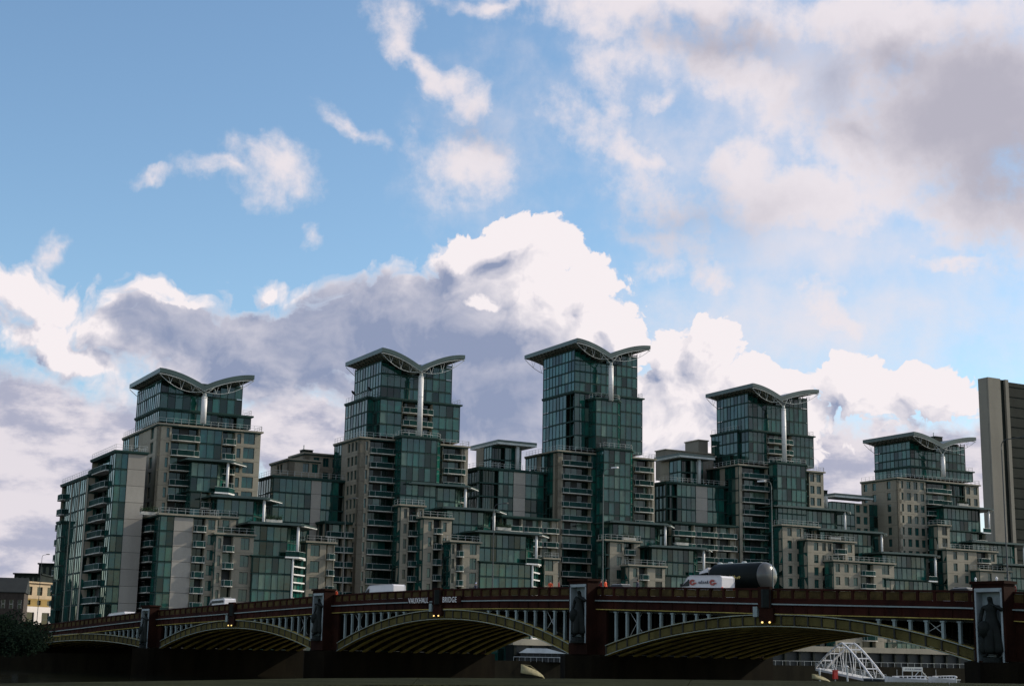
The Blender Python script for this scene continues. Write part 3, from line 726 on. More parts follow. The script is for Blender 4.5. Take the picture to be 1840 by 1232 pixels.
linkb('dark link block with flat oversailing roof between the second and tallest towers', 845, 4,
      [(856, 884, 937, 800, 6, [('g', 24), ('G', 18), ('G', 12)], [('S', 10), ('G', 10)], dict(cap=None)),
       (832, 862, 1003, 838, 3, [('g', 30), ('G', 24), ('P', 19), ('G', 30), ('g', 24)], [('g', 1)], dict(lit=.03)),
       (897, 903, 1003, 925, -3, [('B', 30), ('B', 30), ('B', 26)], [('g', 1)], dict(rail=False))],
      (845, 895, 965, 789, 6, 930, 800, 842))
def plant(b_):
    for (xl, xc, xr, y, v, z0y) in ((1231, 1255, 1272, 791, 15, 815), (1178, 1196, 1282, 808, 13, 830)):
        uc, z = onv(xc, y, v); ur = onv(xr, y, v)[0]; vb = onu(xl, y, uc)[0]
        r = MB(); r.prism([b_.L(a, c, 0)[:2] for a, c in ((uc, v), (ur, v), (ur, vb), (uc, vb))], onv(xc, z0y, v)[1] - ZG - 4, z - ZG, 'slabc')
        r.prism([b_.L(a, c, 0)[:2] for a, c in ((uc - .2, v - .2), (ur + .2, v - .2), (ur + .2, vb + .2), (uc - .2, vb + .2))], z - ZG, z - ZG + .25, 'stone')
        r.build('plant_room', b_.o)
linkb('dark flat roofed link with brown rooftop plant box, between the tallest and fourth towers', 1185, 4,
      [(1186, 1224, 1263, 824, 6, [('g', 16), ('G', 22)], [('S', 8), ('G', 10)], dict(cap=None)),
       (1166, 1198, 1328, 864, 3, [('g', 14), ('G', 26), ('P', 16), ('G', 24), ('g', 22)], [('g', 1)], dict(lit=.03)),
       (1200, 1207, 1322, 936, -3, [('B', 34), ('B', 34), ('B', 30)], [('g', 1)], dict(rail=False))],
      (1175, 1222, 1285, 813, 6, 1256, 824, 868), plant)
linkb('low flat roofed link with pale eaves between the fourth and rightmost towers', 1476, 5,
      [(1470, 1495, 1600, 900, 6, [('G', 30), ('W', 20), ('G', 30)], G1, dict(cap=None))],
      (1474, 1500, 1569, 885, 6, 1484, 893, 905))
# dark recessed stretches that close the row behind the terraces
linkb('dark balconied stretch in shade left of the second tower', 588, -3,
      [(570, 585, 640, 935, 1, [('B', 30), ('B', 20)], [('g', 1)], dict(rail=False, lit=.02))])

# clipped shrubs in planters on the terrace decks
def shrub(label, x, y, v, seed):
    random.seed(seed); u_, z_ = onv(x, y, v); t = thing('planter_shrub', label, 'shrub', W(u_, v, z_ - .2), BA, 'shrubs on the roof terraces')
    r = MB(); r.box(-1.6, 1.6, -.35, .35, -.3, .3, 'slab'); r.build('planter', t)
    c = MB()
    for _ in range(420):
        q = Vector((random.uniform(-1.7, 1.7), random.gauss(0, .28), .3 + abs(random.gauss(0, .38)))); a = Vector((random.gauss(0, 1), random.gauss(0, 1), random.gauss(0, 1))).normalized() * .13; b_ = a.orthogonal().normalized() * .09
        c.add([q - a, q + b_, q + a, q - b_], [(0, 1, 2, 3)], 'leafg')
    c.build('foliage', t)
for x, y, v, lab in ((492, 934, -13.5, 'dark shrub on the lowest canopy roof before the leftmost tower'), (268, 920, -11, 'shrub behind the railing of the block with the pale strip'),
                     (905, 948, -13.5, 'dark shrub on the lowest canopy roof before the second tower'), (1130, 966, -8.5, 'shrub on the stone terrace right of the tall pale lamp post'),
                     (1500, 965, -9.6, 'shrub on the terrace of small windows before the fourth tower'), (1225, 975, -12.5, 'shrub on the lower canopy roof before the tallest tower'),
                     (1730, 905, -5, 'shrub on the canopy roof before the rightmost tower')):
    shrub(lab, x, y, v, int(x))
# dishes and plant on the roofs
for x, y, v, lab in ((633, 712, 5, 'small dark satellite dish on the left shoulder terrace of the second tower'), (662, 705, 1.5, 'small dark satellite dish nearer the glass wall on the second tower')):
    u_, z_ = onv(x, y + 4, v); t = thing('satellite_dish', lab, 'satellite dish', W(u_, v, z_ - .6), BA + .5)
    r = MB(); r.bar((0, 0, 0), (0, 0, 1.5), .05, 'black', 6); r.build('stand', t)
    r = MB(); r.lathe([(.03, 0), (.35, .05), (.6, .18), (.62, .2), (.34, .12), (.03, .06)], 'black', (0, 0, 0), 14); o_ = r.build('dish', t, True); o_.location = (0, -.1, 1.7); o_.rotation_euler = (1.0, 0, 0)
for x0, x1, y0, y1, v, lab in ((545, 562, 808, 818, 20, 'dark flue box on the beige penthouse roof between the first two towers'), (1680, 1694, 784, 800, 4, 'dark plant box peeping over the roof valley of the rightmost tower'),
                          (1480, 1487, 881, 890, 8, 'small flue on the low flat roofed link beside the fourth tower')):
    u0_, z1_ = onv(x0, y0, v); u1_, z0_ = onv(x1, y1, v); t = thing('roof_plant_box', lab, 'plant box', W(u0_, v, z0_ - 1), BA)
    r = MB(); h_ = z1_ - z0_ + 1; r.box(0, u1_ - u0_, 0, 2, 0, h_, 'slabd'); r.box(-.1, u1_ - u0_ + .1, -.1, 2.1, h_, h_ + .15, 'frame'); r.build('casing', t)
    r = MB(); r.bar((.5, 1, h_), (.5, 1, h_ + 1.2), .12, 'greywh', 8); r.build('vent_pipe', t)

# podium with pale band and dark arcade, along the water
pod = thing('riverside_podium', 'long dark riverside arcade with pale fascia seen beneath the right-hand arch', 'podium', W(60, -18, ZG), BA)
r = MB(); r.box(0, 180, 0, 4, 0, 3.2, 'dark'); r.box(-.4, 180.4, -.8, 3.9, 3.2, 4.4, 'stone'); r.build('arcade_wall', pod)
for q in range(46):
    c = MB(); c.box(q * 4, q * 4 + .5, -.6, -.1, 0, 3.19, 'slabd'); c.build('pier', pod)
r = MB()
for q in range(91): r.bar((q * 2, -4.8, 0), (q * 2, -4.8, 1.1), .04, 'greywh', 4)
r.bar((0, -4.8, 1.1), (180, -4.8, 1.1), .04, 'greywh', 4); r.build('railing', pod)

# ---- far right concrete slab tower -------------------------------------------------------------
uc, zt = onv(1775, 677, 70); ul = 0
vb_ = onu(1757, 681.5, uc)[0]
sb = thing('office_tower', 'tall plain concrete slab tower with dark cladding at the right edge', 'office tower', W(uc, 70, ZG), BA)
u1 = onv(1797, 677, 70)[0] - uc; u2 = onv(1806, 678, 70)[0] - uc; u3 = onv(1814, 679, 70)[0] - uc; H = zt - ZG
zr = onv(1830, 690, 72)[1] - ZG
pm = unitbox('slabc', 'concrete_panel')
n = 28; ph = H / n
for i in range(n):
    link('concrete_panel', pm, sb, (u1 / 2, .3, (i + .5) * ph), 0, (u1, .6, ph - .012))
    link('concrete_panel', pm, sb, (.3, (vb_ - 70) / 2 + .35, (i + .5) * ph), 0, (.598, vb_ - 70 - .7, ph - .012))
r = MB(); r.box(.6, u2 + 1, .8, vb_ - 70, 0, H - .1, 'slabd'); r.build('wall', sb)
r = MB(); r.box(u2, u3 - (u3 - u2) * .3, 0, vb_ - 70 - .2, 0, H - .02, 'slabc'); r.build('corner_strip', sb)
r = MB(); r.box(u3, u3 + 60, 1.19, vb_ - 70, 0, zr, 'slabd')
r.build('rear_block', sb)
for i in range(30):
    r = MB(); r.box(u3 + .1, u3 + 59, 1.05, 1.2, i * 3.4 + 1, i * 3.4 + 1.5, 'slabd')
    if i * 3.4 + 2 < zr: r.build('floor_band', sb)
# ==== BRIDGE ------------------------------------------------------------------------------------
# bridge frame: s runs along the near face away to the left, w towards the near side, z up
RA = math.atan2(.771, -.637); RB = Vector((math.cos(RA), math.sin(RA))); RN = Vector((-RB.y, RB.x)); RO = Vector((9.57, 152.)) - RB * .5
def onw(x, y, w):
    d = ray(x, y); d2 = Vector((d.x, d.y)); t = (w + RO.dot(RN)) / d2.dot(RN)
    return (d2 * t - RO).dot(RB), d.z * t
def RW(s_, w, z): p = RO + RB * s_ + RN * w; return (p.x, p.y, z)
SP = 47.5; PW = 5.0
PK = {-2: -94., -1: -46.8, 0: 0., 1: 48.1, 2: 95.2, 3: 142.5}
_T = [(0, 7.3), (.25, 7.22), (.5, 7.03), (.75, 6.68), (1.0, 6.3), (1.4, 5.72), (1.74, 4.95), (2.14, 4.0), (2.6, 3.1), (3.6, 2.0), (9, 2.0)]
def top(s_):
    d = abs((s_ - .5) / 49.5 - .55)
    for (a, za), (b_, zb) in zip(_T[:-1], _T[1:]):
        if d <= b_: t = (d - a) / (b_ - a); return za + (zb - za) * t
    return 2.0
bridge = thing('road_bridge', 'dark red iron arch bridge with ochre ribs and pale uprights, spanning the foreground', 'bridge', RW(0, 0, 0), RA)
def strip(mb, s0, s1, w0, w1, za, zb, m, step=2.5):
    """a bar that follows the camber; za, zb measured from the parapet top"""
    n = max(1, round((s1 - s0) / step))
    for i in range(n):
        a = s0 + (s1 - s0) * i / n; c = s0 + (s1 - s0) * (i + 1) / n
        mb.hexa([(q, w, top(q) + z) for q in (a, c) for w in (w0, w1) for z in (za, zb)], m)
WD = -24.
S0, S1 = -61., 185.
r = MB(); strip(r, S0, S1, -2.9, WD + 2.9, -1.5, -1.10, 'asphalt'); r.build('road_deck', bridge)
for nm, a, c in (('pavement', -.45, -2.88), ('pavement', WD + 2.88, WD + .45)):
    r = MB(); strip(r, S0, S1, a, c, -1.5, -.97, 'ground'); r.build(nm, bridge)
for q in range(int((S1 - S0) / 6)):
    if q % 2 == 0:
        r = MB(); strip(r, S0 + q * 6, S0 + q * 6 + 3, WD / 2 - .08, WD / 2 + .08, -1.098, -1.092, 'white', 3); r.build('lane_marking', bridge)
for side in (0, 1):
    def wv(a): return a if side == 0 else WD - a
    def two(a, c): return (wv(a), wv(c))
    r = MB(); strip(r, S0, S1, *two(-.32, .10), -.17, 0, 'maroon'); strip(r, S0, S1, *two(-.28, .06), -1.0, -.86, 'maroon'); strip(r, S0, S1, *two(-.3, .16), -1.25, -1.02, 'maroon')
    r.build('parapet_rail', bridge)
    r = MB(); strip(r, S0, S1, *two(-.1, .34), -1.44, -1.33, 'pale'); r.build('cornice_moulding', bridge)
    r = MB(); strip(r, S0, S1, *two(-.3, .12), -2.18, -1.46, 'maroon'); strip(r, S0, S1, *two(-.3, .22), -1.32, -1.26, 'maroon'); strip(r, S0, S1, *two(-.2, .2), -2.27, -2.2, 'rib'); r.build('fascia_girder', bridge)
r = MB()
for i in range(int((S1 - S0) / 1.62)):
    a = S0 + i * 1.62
    r.hexa([(q, w_, top(q) + z) for q in (a - .05, a + .05) for w_ in (.12, .165) for z in (-2.17, -1.47)], 'maroon')
    for z_ in (-1.6, -1.8, -2.0):
        r.box(a + .1, a + .16, .12, .16, top(a) + z_ - .03, top(a) + z_ + .03, 'maroon'); r.box(a - .16, a - .1, .12, .16, top(a) + z_ - .03, top(a) + z_ + .03, 'maroon')
r.build('girder_stiffener', bridge, kind='stuff')
# pierced tan parapet panels, one by one, between dark posts
n = int((S1 - S0) / 1.62)
for i in range(n):
    a = S0 + i * 1.62
    for side in (0, 1):
        w = -.02 if side == 0 else WD + .02
        if side == 0:
            r = MB(); r.hexa([(q, w + dw, top(q) + z) for q in (a + .16, a + 1.46) for dw in (-.1, .0) for z in (-.84, -.19)], 'parap')
            r.hexa([(q, w + dw, top(q) + z) for q in (a + .34, a + 1.28) for dw in (.0, .035) for z in (-.72, -.31)], 'parap')
            r.build('parapet_panel', bridge)
r = MB()
for i in range(n + 1):
    a = S0 + i * 1.62
    r.hexa([(q, w_, top(q) + z) for q in (a - .12, a + .12) for w_ in (-.2, .08) for z in (-.9, -.12)], 'maroon')
r.build('parapet_post', bridge, kind='stuff')
r = MB(); strip(r, S0, S1, WD, WD + .2, -.86, -.17, 'maroon'); r.build('far_parapet', bridge)
r = MB(); strip(r, S0, S1, -.32, WD + .32, -2.5, -1.62, 'ribdark'); r.build('deck_plate', bridge)
def arch(k):
    """intrados and extrados heights over one span whose left springing is at k*SP"""
    a = PK[k - 1] + PW; c = PK[k]; m_ = (a + c) / 2
    ci = top(m_) - 3.27; ce = top(m_) - 2.36; si, se = .28, 1.14
    def f(s_):
        t = (s_ - m_) / (c - m_); g_ = 1 - abs(t) ** 2.05
        return si + (ci - si) * g_, se + (ce - se) * g_
    return a, c, f
for k_ in range(-1, 4):
    a, c, f = arch(k_)
    n = 28; ns = 40
    for j in range(n):                                     # face panels of the outer arch, between stiffeners
        p, q = a + (c - a) * j / n, a + (c - a) * (j + 1) / n
        r = MB(); r.hexa([(x, w, f(x)[e] + (.1 if e == 0 else -.1)) for x in (p + .07, q - .07) for w in (-.25, -.02) for e in (0, 1)], 'olive')
        r.build('arch_panel', bridge)
    r = MB()
    for j in range(n + 1):
        p = a + (c - a) * j / n; r.hexa([(x, w, f(x)[e]) for x in (p - .07, p + .07) for w in (-.3, .07) for e in (0, 1)], 'ribdark')
    r.build('stiffener', bridge, kind='stuff')
    for e, dz, nm in ((0, -.1, 'lower_flange'), (1, .0, 'upper_flange')):
        r = MB()
        for j in range(ns):
            p, q = a + (c - a) * j / ns, a + (c - a) * (j + 1) / ns
            r.hexa([(x, w, f(x)[e] + z) for x in (p, q) for w in (-.45, .16) for z in (dz, dz + .1)], 'rib')
            r.hexa([(x, w, f(x)[e] + z) for x in (p, q) for w in (.162, .2) for z in (dz + .02, dz + .08)], 'pale')
        r.build(nm, bridge)
    for j in range(1, 13):                                 # inner ribs across the width
        w0 = -j * 1.96; r = MB()
        for i in range(ns):
            p, q = a + (c - a) * i / ns, a + (c - a) * (i + 1) / ns
            r.hexa([(x, w0 + dw, f(x)[e]) for x in (p, q) for dw in (-.09, .09) for e in (0, 1)], 'olive' if i % 2 else 'ribdark')  # every other web segment darkened, shaded bays put into the colour
            r.hexa([(x, w0 + dw, f(x)[0] + z) for x in (p, q) for dw in (-.27, .27) for z in (-.12, .0)], 'rib')
        r.build('arch_rib', bridge)
        r = MB()
        for i in range(1, 15):
            for x in (a + i * 1.62, c - i * 1.62):
                if top(x) - 2.5 - f(x)[1] > .25: r.box(x - .07, x + .07, w0 - .07, w0 + .07, f(x)[1], top(x) - 2.5, 'granited')
        r.build('inner_uprights', bridge, kind='stuff')
    r = MB()                                               # cross frames and arched deck plates between ribs
    for i in range(1, 16):
        x = a + (c - a) * i / 16
        r.box(x - .08, x + .08, WD + .4, -.4, f(x)[0] + .2, f(x)[0] + .62, 'ribdark')
    r.build('cross_frame', bridge, kind='stuff')
    r = MB()
    for i in range(ns):
        p, q = a + (c - a) * i / ns, a + (c - a) * (i + 1) / ns
        r.hexa([(x, w, f(x)[1] + z) for x in (p, q) for w in (WD + .5, -.5) for z in (-.12, -.04)], 'ribdark')
    r.build('soffit_plate', bridge)
    for sg, base in ((1, a), (-1, c)):                     # pale uprights over the haunches
        for i in range(1, 14):
            x = base + sg * (i * 1.55 - .25); zt_ = top(x) - 2.42; zb = f(x)[1] + .1
            if zt_ - zb < .22: continue
            r = MB(); r.box(x - .12, x + .12, -.24, .02, zb, zt_, 'pale'); r.box(x - .2, x + .2, -.3, .06, zt_ - .12, zt_, 'pale')
            r.build('upright', bridge)
        x0_, x1_ = base + sg * 2.9, base + sg * 4.5
        r = MB(); r.bar((x0_, -.5, top(x0_) - 2.5), (x1_, -.5, f(x1_)[1] + .3), .035, 'greywh', 5); r.bar((x1_, -.5, top(x1_) - 2.5), (x0_, -.5, f(x0_)[1] + .3), .035, 'greywh', 5)
        r.build('diagonal_brace', bridge)
# piers with granite pylons, each with a pale niche
PNS = {}
for k_ in range(-1, 4):
    s0 = PK[k_]; T0 = top(s0 + PW / 2)
    r = MB()
    r.box(s0 + .02, s0 + PW - .02, WD - 1., .9, -4.5, .30, 'granited'); r.box(s0 + .1, s0 + PW - .1, WD + .3, -.3, .35, T0 - 2.5, 'granited')
    r.box(s0, s0 + PW, -.3, .03, .30, T0 - 2.3, 'granite')
    r.prism([(s0 - .1, .9), (s0 + .2, 1.8), (s0 + PW / 2, 3.2), (s0 + PW - .2, 1.8), (s0 + PW + .1, .9)], -4.5, .2, 'granited')
    r.build('pier', bridge)
    for q in range(5):
        for e in range(3):
            r = MB(); xa = s0 + e * PW / 3 + .03; r.box(xa, xa + PW / 3 - .06, .9, .94, -3.9 + q * .8, -3.9 + q * .8 + .76, 'granited'); r.build('granite_block', bridge)
    for side in (0, 1):
        def ww(a): return a if side == 0 else WD - a
        r = MB(); x0, x1 = s0 + 1.35, s0 + 4.1; d1 = 1.35
        nx0, nx1, nz0, nz1 = x0 + .18, x1 - .2, T0 - 5.6, T0 + .18
        r.box(x0, x1, ww(-.2), ww(.55), .3, T0 + .5, 'granite'); r.box(x0, nx0, ww(.55), ww(d1), .3, T0 + .5, 'granite'); r.box(nx1, x1, ww(.55), ww(d1), .3, T0 + .5, 'granite')
        r.box(nx0, nx1, ww(.55), ww(d1), nz1, T0 + .5, 'granite'); r.box(nx0, nx1, ww(.55), ww(d1), .3, nz0, 'granite')
        r.box(x0 - .15, x1 + .15, ww(-.3), ww(d1 + .15), T0 + .5, T0 + .72, 'granite')
        r.build('pylon', bridge)
        r = MB(); r.box(nx0, nx1, ww(.55), ww(.6), nz0, nz1, 'nichep')
        r.box(nx0, nx0 + .14, ww(.6), ww(1.42), nz0, nz1 - .16, 'nichep'); r.box(nx1 - .14, nx1, ww(.6), ww(1.42), nz0, nz1 - .16, 'nichep'); r.box(nx0, nx1, ww(.6), ww(1.42), nz1 - .28, nz1, 'nichep')
        r.build('niche', bridge)
        if k_ == -1:
            for q in (x0 + .8, x1 - .1):
                r = MB(); r.lathe([(.02, 0), (.09, .02), (.06, .1), (.11, .2), (.02, .34)], 'white', (q, ww(1.), T0 + .72), 8); r.build('finial', bridge, True)
    PNS[k_] = (s0, T0)
# crown ornaments: dark boss with a pale bracket and twin navigation lamps
for k_ in (0, 1, 2):
    a, c, f = arch(k_); m_ = (a + c) / 2 + (1.0 if k_ == 1 else 0); T0 = top(m_)
    r = MB(); r.box(m_ - .65, m_ + .75, .1, .5, T0 - 1.75, T0 + .12, 'granite'); r.box(m_ - .9, m_ + .7, .12, .42, T0 - 3., T0 - 1.75, 'granite'); r.prism([(m_ - .7, .42), (m_ - .1, .8), (m_ + .5, .42)], T0 - 1.7, T0 - .1, 'bronze')
    r.build('crown_boss', bridge)
    r = MB(); r.box(m_ + .85, m_ + 1.35, .23, .5, T0 - 2.5, T0 - 1.6, 'pale'); r.build('bracket', bridge)
    for q in (m_ - .75, m_ + .1):
        lm = MB(); lm.lathe([(.02, -.08), (.085, -.05), (.09, .05), (.02, .09)], 'lit', (q, .7, T0 - 3.0), 8); lo = lm.build('navigation_lamp', bridge, True)
        b_ = MB(); b_.box(q - .05, q + .05, .42, .62, T0 - 2.95, T0 - 2.86, 'black'); b_.build('lamp_arm', lo)
# raised lettering on the cornice
def text(body, size, loc, rot, m, parent, name='lettering', ext=.03):
    cu = bpy.data.curves.new(name, 'FONT'); cu.body = body; cu.size = size; cu.extrude = ext; cu.align_x = 'CENTER'; cu.space_character = 1.12
    to = bpy.data.objects.new(name, cu); C.objects.link(to); bpy.context.view_layer.update()
    me = bpy.data.meshes.new_from_object(to.evaluated_get(bpy.context.evaluated_depsgraph_get())); bpy.data.objects.remove(to)
    me.materials.clear(); me.materials.append(M[m])
    o = link(name, me, parent); o.location = loc; o.rotation_euler = rot; return o
a, c, f = arch(1); m_ = (a + c) / 2
for body, x in (('VAUXHALL', 31.1), ('BRIDGE', 25.2)):
    z_ = top(x) - 1.52
    sl_ = math.atan2(top(x + 2) - top(x - 2), 4.)
    tx = text(body, .86, (x, .40, z_ + .02), (math.pi / 2, sl_, math.pi), 'white', bridge); tx.scale = (.82, 1, 1)
    r = MB(); r.hexa([(x + q, w_, z_ + q * math.tan(sl_) + zz_) for q in (-2.05, 2.05) for w_ in (.345, .385) for zz_ in (-.08, .72)], 'maroon'); r.build('name_board', bridge)

# ---- bronze statues standing in the niches -----------------------------------------------------
def skin_fig(joints, edges, m, root=0, sub=2):
    me = bpy.data.meshes.new('fig'); me.from_pydata([j[:3] for j in joints], edges, []); me.update()
    o = bpy.data.objects.new('fig', me); C.objects.link(o)
    md = o.modifiers.new('s', 'SKIN'); md.use_smooth_shade = True
    for i, j in enumerate(joints):
        sv = me.skin_vertices[0].data[i]; rr = j[3]; sv.radius = rr if isinstance(rr, tuple) else (rr, rr); sv.use_root = (i == root)
    sb_ = o.modifiers.new('u', 'SUBSURF'); sb_.levels = sub; sb_.render_levels = sub
    bpy.context.view_layer.update()
    ev = bpy.data.meshes.new_from_object(o.evaluated_get(bpy.context.evaluated_depsgraph_get())); bpy.data.objects.remove(o)
    ev.materials.clear()
    for q in m: ev.materials.append(M[q])
    ev.shade_smooth()
    return ev
def figure(pose='stand'):
    """joint list of a standing adult 1.75 m tall facing -y, hands with five fingers"""
    J = [(0, 0, .95, (.155, .115)), (0, 0, 1.12, (.135, .10)), (0, 0, 1.32, (.17, .115)), (0, .0, 1.44, (.10, .08)), (0, -.01, 1.52, .052), (0, -.02, 1.60, (.075, .09)), (0, -.02, 1.70, (.07, .085))]
    E_ = [(0, 1), (1, 2), (2, 3), (3, 4), (4, 5), (5, 6)]
    J.append((0, -.115, 1.625, .018)); E_.append((5, 7))                                   # nose
    for sx in (-1, 1):
        b0 = len(J)
        arm = [(.19 * sx, 0, 1.40, .06), (.25 * sx, .01, 1.16, .045), (.25 * sx, -.10, .95, .034), (.245 * sx, -.13, .88, (.038, .02))] if pose != 'raise' or sx < 0 else [(.19 * sx, 0, 1.40, .06), (.33 * sx, -.12, 1.28, .045), (.22 * sx, -.32, 1.40, .034), (.20 * sx, -.38, 1.46, (.038, .02))]
        J += arm; E_ += [(2, b0), (b0, b0 + 1), (b0 + 1, b0 + 2), (b0 + 2, b0 + 3)]
        h = J[b0 + 3]
        for i in range(4):
            dx = (i - 1.5) * .02; f0 = len(J); ln = (.05, .06, .055, .042)[i]
            J += [(h[0] + dx, h[1] - .012, h[2] - .045, .009), (h[0] + dx * 1.1, h[1] - .03, h[2] - .045 - ln, .0075)]; E_ += [(b0 + 3, f0), (f0, f0 + 1)]
        f0 = len(J); J += [(h[0] - sx * .035, h[1] - .02, h[2] - .02, .01), (h[0] - sx * .05, h[1] - .04, h[2] - .055, .008)]; E_ += [(b0 + 3, f0), (f0, f0 + 1)]
        l0 = len(J); st_ = .06 * sx
        J += [(.09 * sx, 0, .86, .092), (.10 * sx, -.02 + st_, .50, .062), (.10 * sx, .03 + st_ * 2, .10, .042), (.10 * sx, .0 + st_ * 2, .045, .045), (.105 * sx, -.15 + st_ * 2, .035, (.042, .03))]
        E_ += [(0, l0), (l0, l0 + 1), (l0 + 1, l0 + 2), (l0 + 2, l0 + 3), (l0 + 3, l0 + 4)]
    return J, E_
sj, se_ = figure('raise')
sj = [j for j in sj]
# heavy drapery: extra folds from the waist down
b0 = len(sj)
for i, (x, y) in enumerate(((-.13, -.05), (.13, -.05), (0, .10), (0, -.12))):
    sj += [(x * .9, y, .75, .12), (x * 1.25, y * 1.2, .40, .13), (x * 1.45, y * 1.3, .06, .14)]; q = b0 + i * 3; se_ += [(0, q), (q, q + 1), (q + 1, q + 2)]
STAT = skin_fig(sj, se_, ['bronze'], sub=1)
names = {-1: 'large dark bronze draped figure in the pale niche of the rightmost bridge pylon', 0: 'dark bronze draped figure in the niche of the pylon right of the bridge name',
         1: 'dark bronze figure in the small niche left of the bridge name', 2: 'small dark bronze figure in the niche of the second pylon from the left end', 3: None}
for k_, (s0, T0) in PNS.items():
    if not names[k_]: continue
    t = thing('statue', names[k_], 'statue', RW(s0 + 2.6, 1.25, T0 - 5.55), RA, 'bronze statues on the bridge piers')
    bd = link('figure', STAT, t); bd.scale = (3.5, 2.6, 2.7); bd.location = (0, 0, .55); bd.rotation_euler = (0, 0, math.pi)
    r = MB(); r.lathe([(.95, -.05), (.95, .12), (.78, .2), (.74, .5), (.8, .56)], 'bronze', (0, 0, 0), 14); r.build('pedestal', t)
    r = MB(); r.lathe([(.05, 0), (.42, .25), (.5, .8), (.42, 1.2), (.1, 1.35)], 'bronze', (.42, .35, 1.9), 10); r.build('attribute', t, True)

# ---- people on the near pavement ---------------------------------------------------------------
pj, pe = figure()
def person(x, y, w, jacket, label, trouser='trous', hair='hair', group='people on the bridge', rz=None, sc=1.):
    s_, _z = onw(x, y, w)
    ev = skin_fig(pj, pe, ['skin', jacket, trouser, 'black'], sub=1)
    for p in ev.polygons:
        z_ = p.center.z; cx = p.center.x
        p.material_index = 3 if z_ < .1 else 2 if (z_ < .88 and abs(cx) < .2) else 1 if (z_ < 1.47 and (z_ > .93 or abs(cx) < .2)) else 0
    t = thing('person', label, 'person', RW(s_, w, top(s_) - (.97 if w > -2.9 else 1.10)), RA + (rz if rz is not None else random.uniform(-1.8, 1.8)), group)
    b_ = link('body', ev, t); b_.scale = (sc, sc, sc)
    h = MB(); h.lathe([(.02, .0), (.088, .0), (.094, .05), (.085, .10), (.05, .135), (.01, .145)], hair, (0, 0, 1.64), 12)
    for v in range(len(h.v)): x_, y_, z_ = h.v[v]; h.v[v] = (x_ * .95, y_ * 1.12 + .005, z_)
    hh = h.build('helmet' if hair == 'helm' else 'hair', t, True); hh.scale = (sc, sc, sc)
    return t
person(1072, 1046, -1.2, 'orange', 'person in orange jacket walking just right of the middle pylon', rz=1.4)
person(1088, 1048, -1.0, 'orange', 'person in bright orange jacket beside the lamp post right of the middle pylon')
person(1080, 1050, -1.8, 'redj', 'person in dark red coat between the two orange jackets')
person(989, 1050, -1.0, 'orange', 'person in orange jacket left of the middle pylon, the left one of two', sc=.96)
person(1004, 1051, -1.0, 'redj', 'person in red coat left of the middle pylon, the right one of two', sc=.96)
person(604, 1064, -1.0, 'orange', 'person in orange jacket just right of the third pylon from the right')
person(855, 1056, -1.4, 'navy', 'person with a pale blue helmet between the bridge name and the middle pylon', hair='helm', sc=.95)
person(281, 1092, -1.0, 'redj', 'person in red coat at the left part of the bridge')
person(1820, 1055, -1.0, 'redj', 'person in dark red coat close to the right edge of the picture', sc=1.02)
person(1146, 1050, -1.0, 'navy', 'person in dark clothes right of the low silver car')

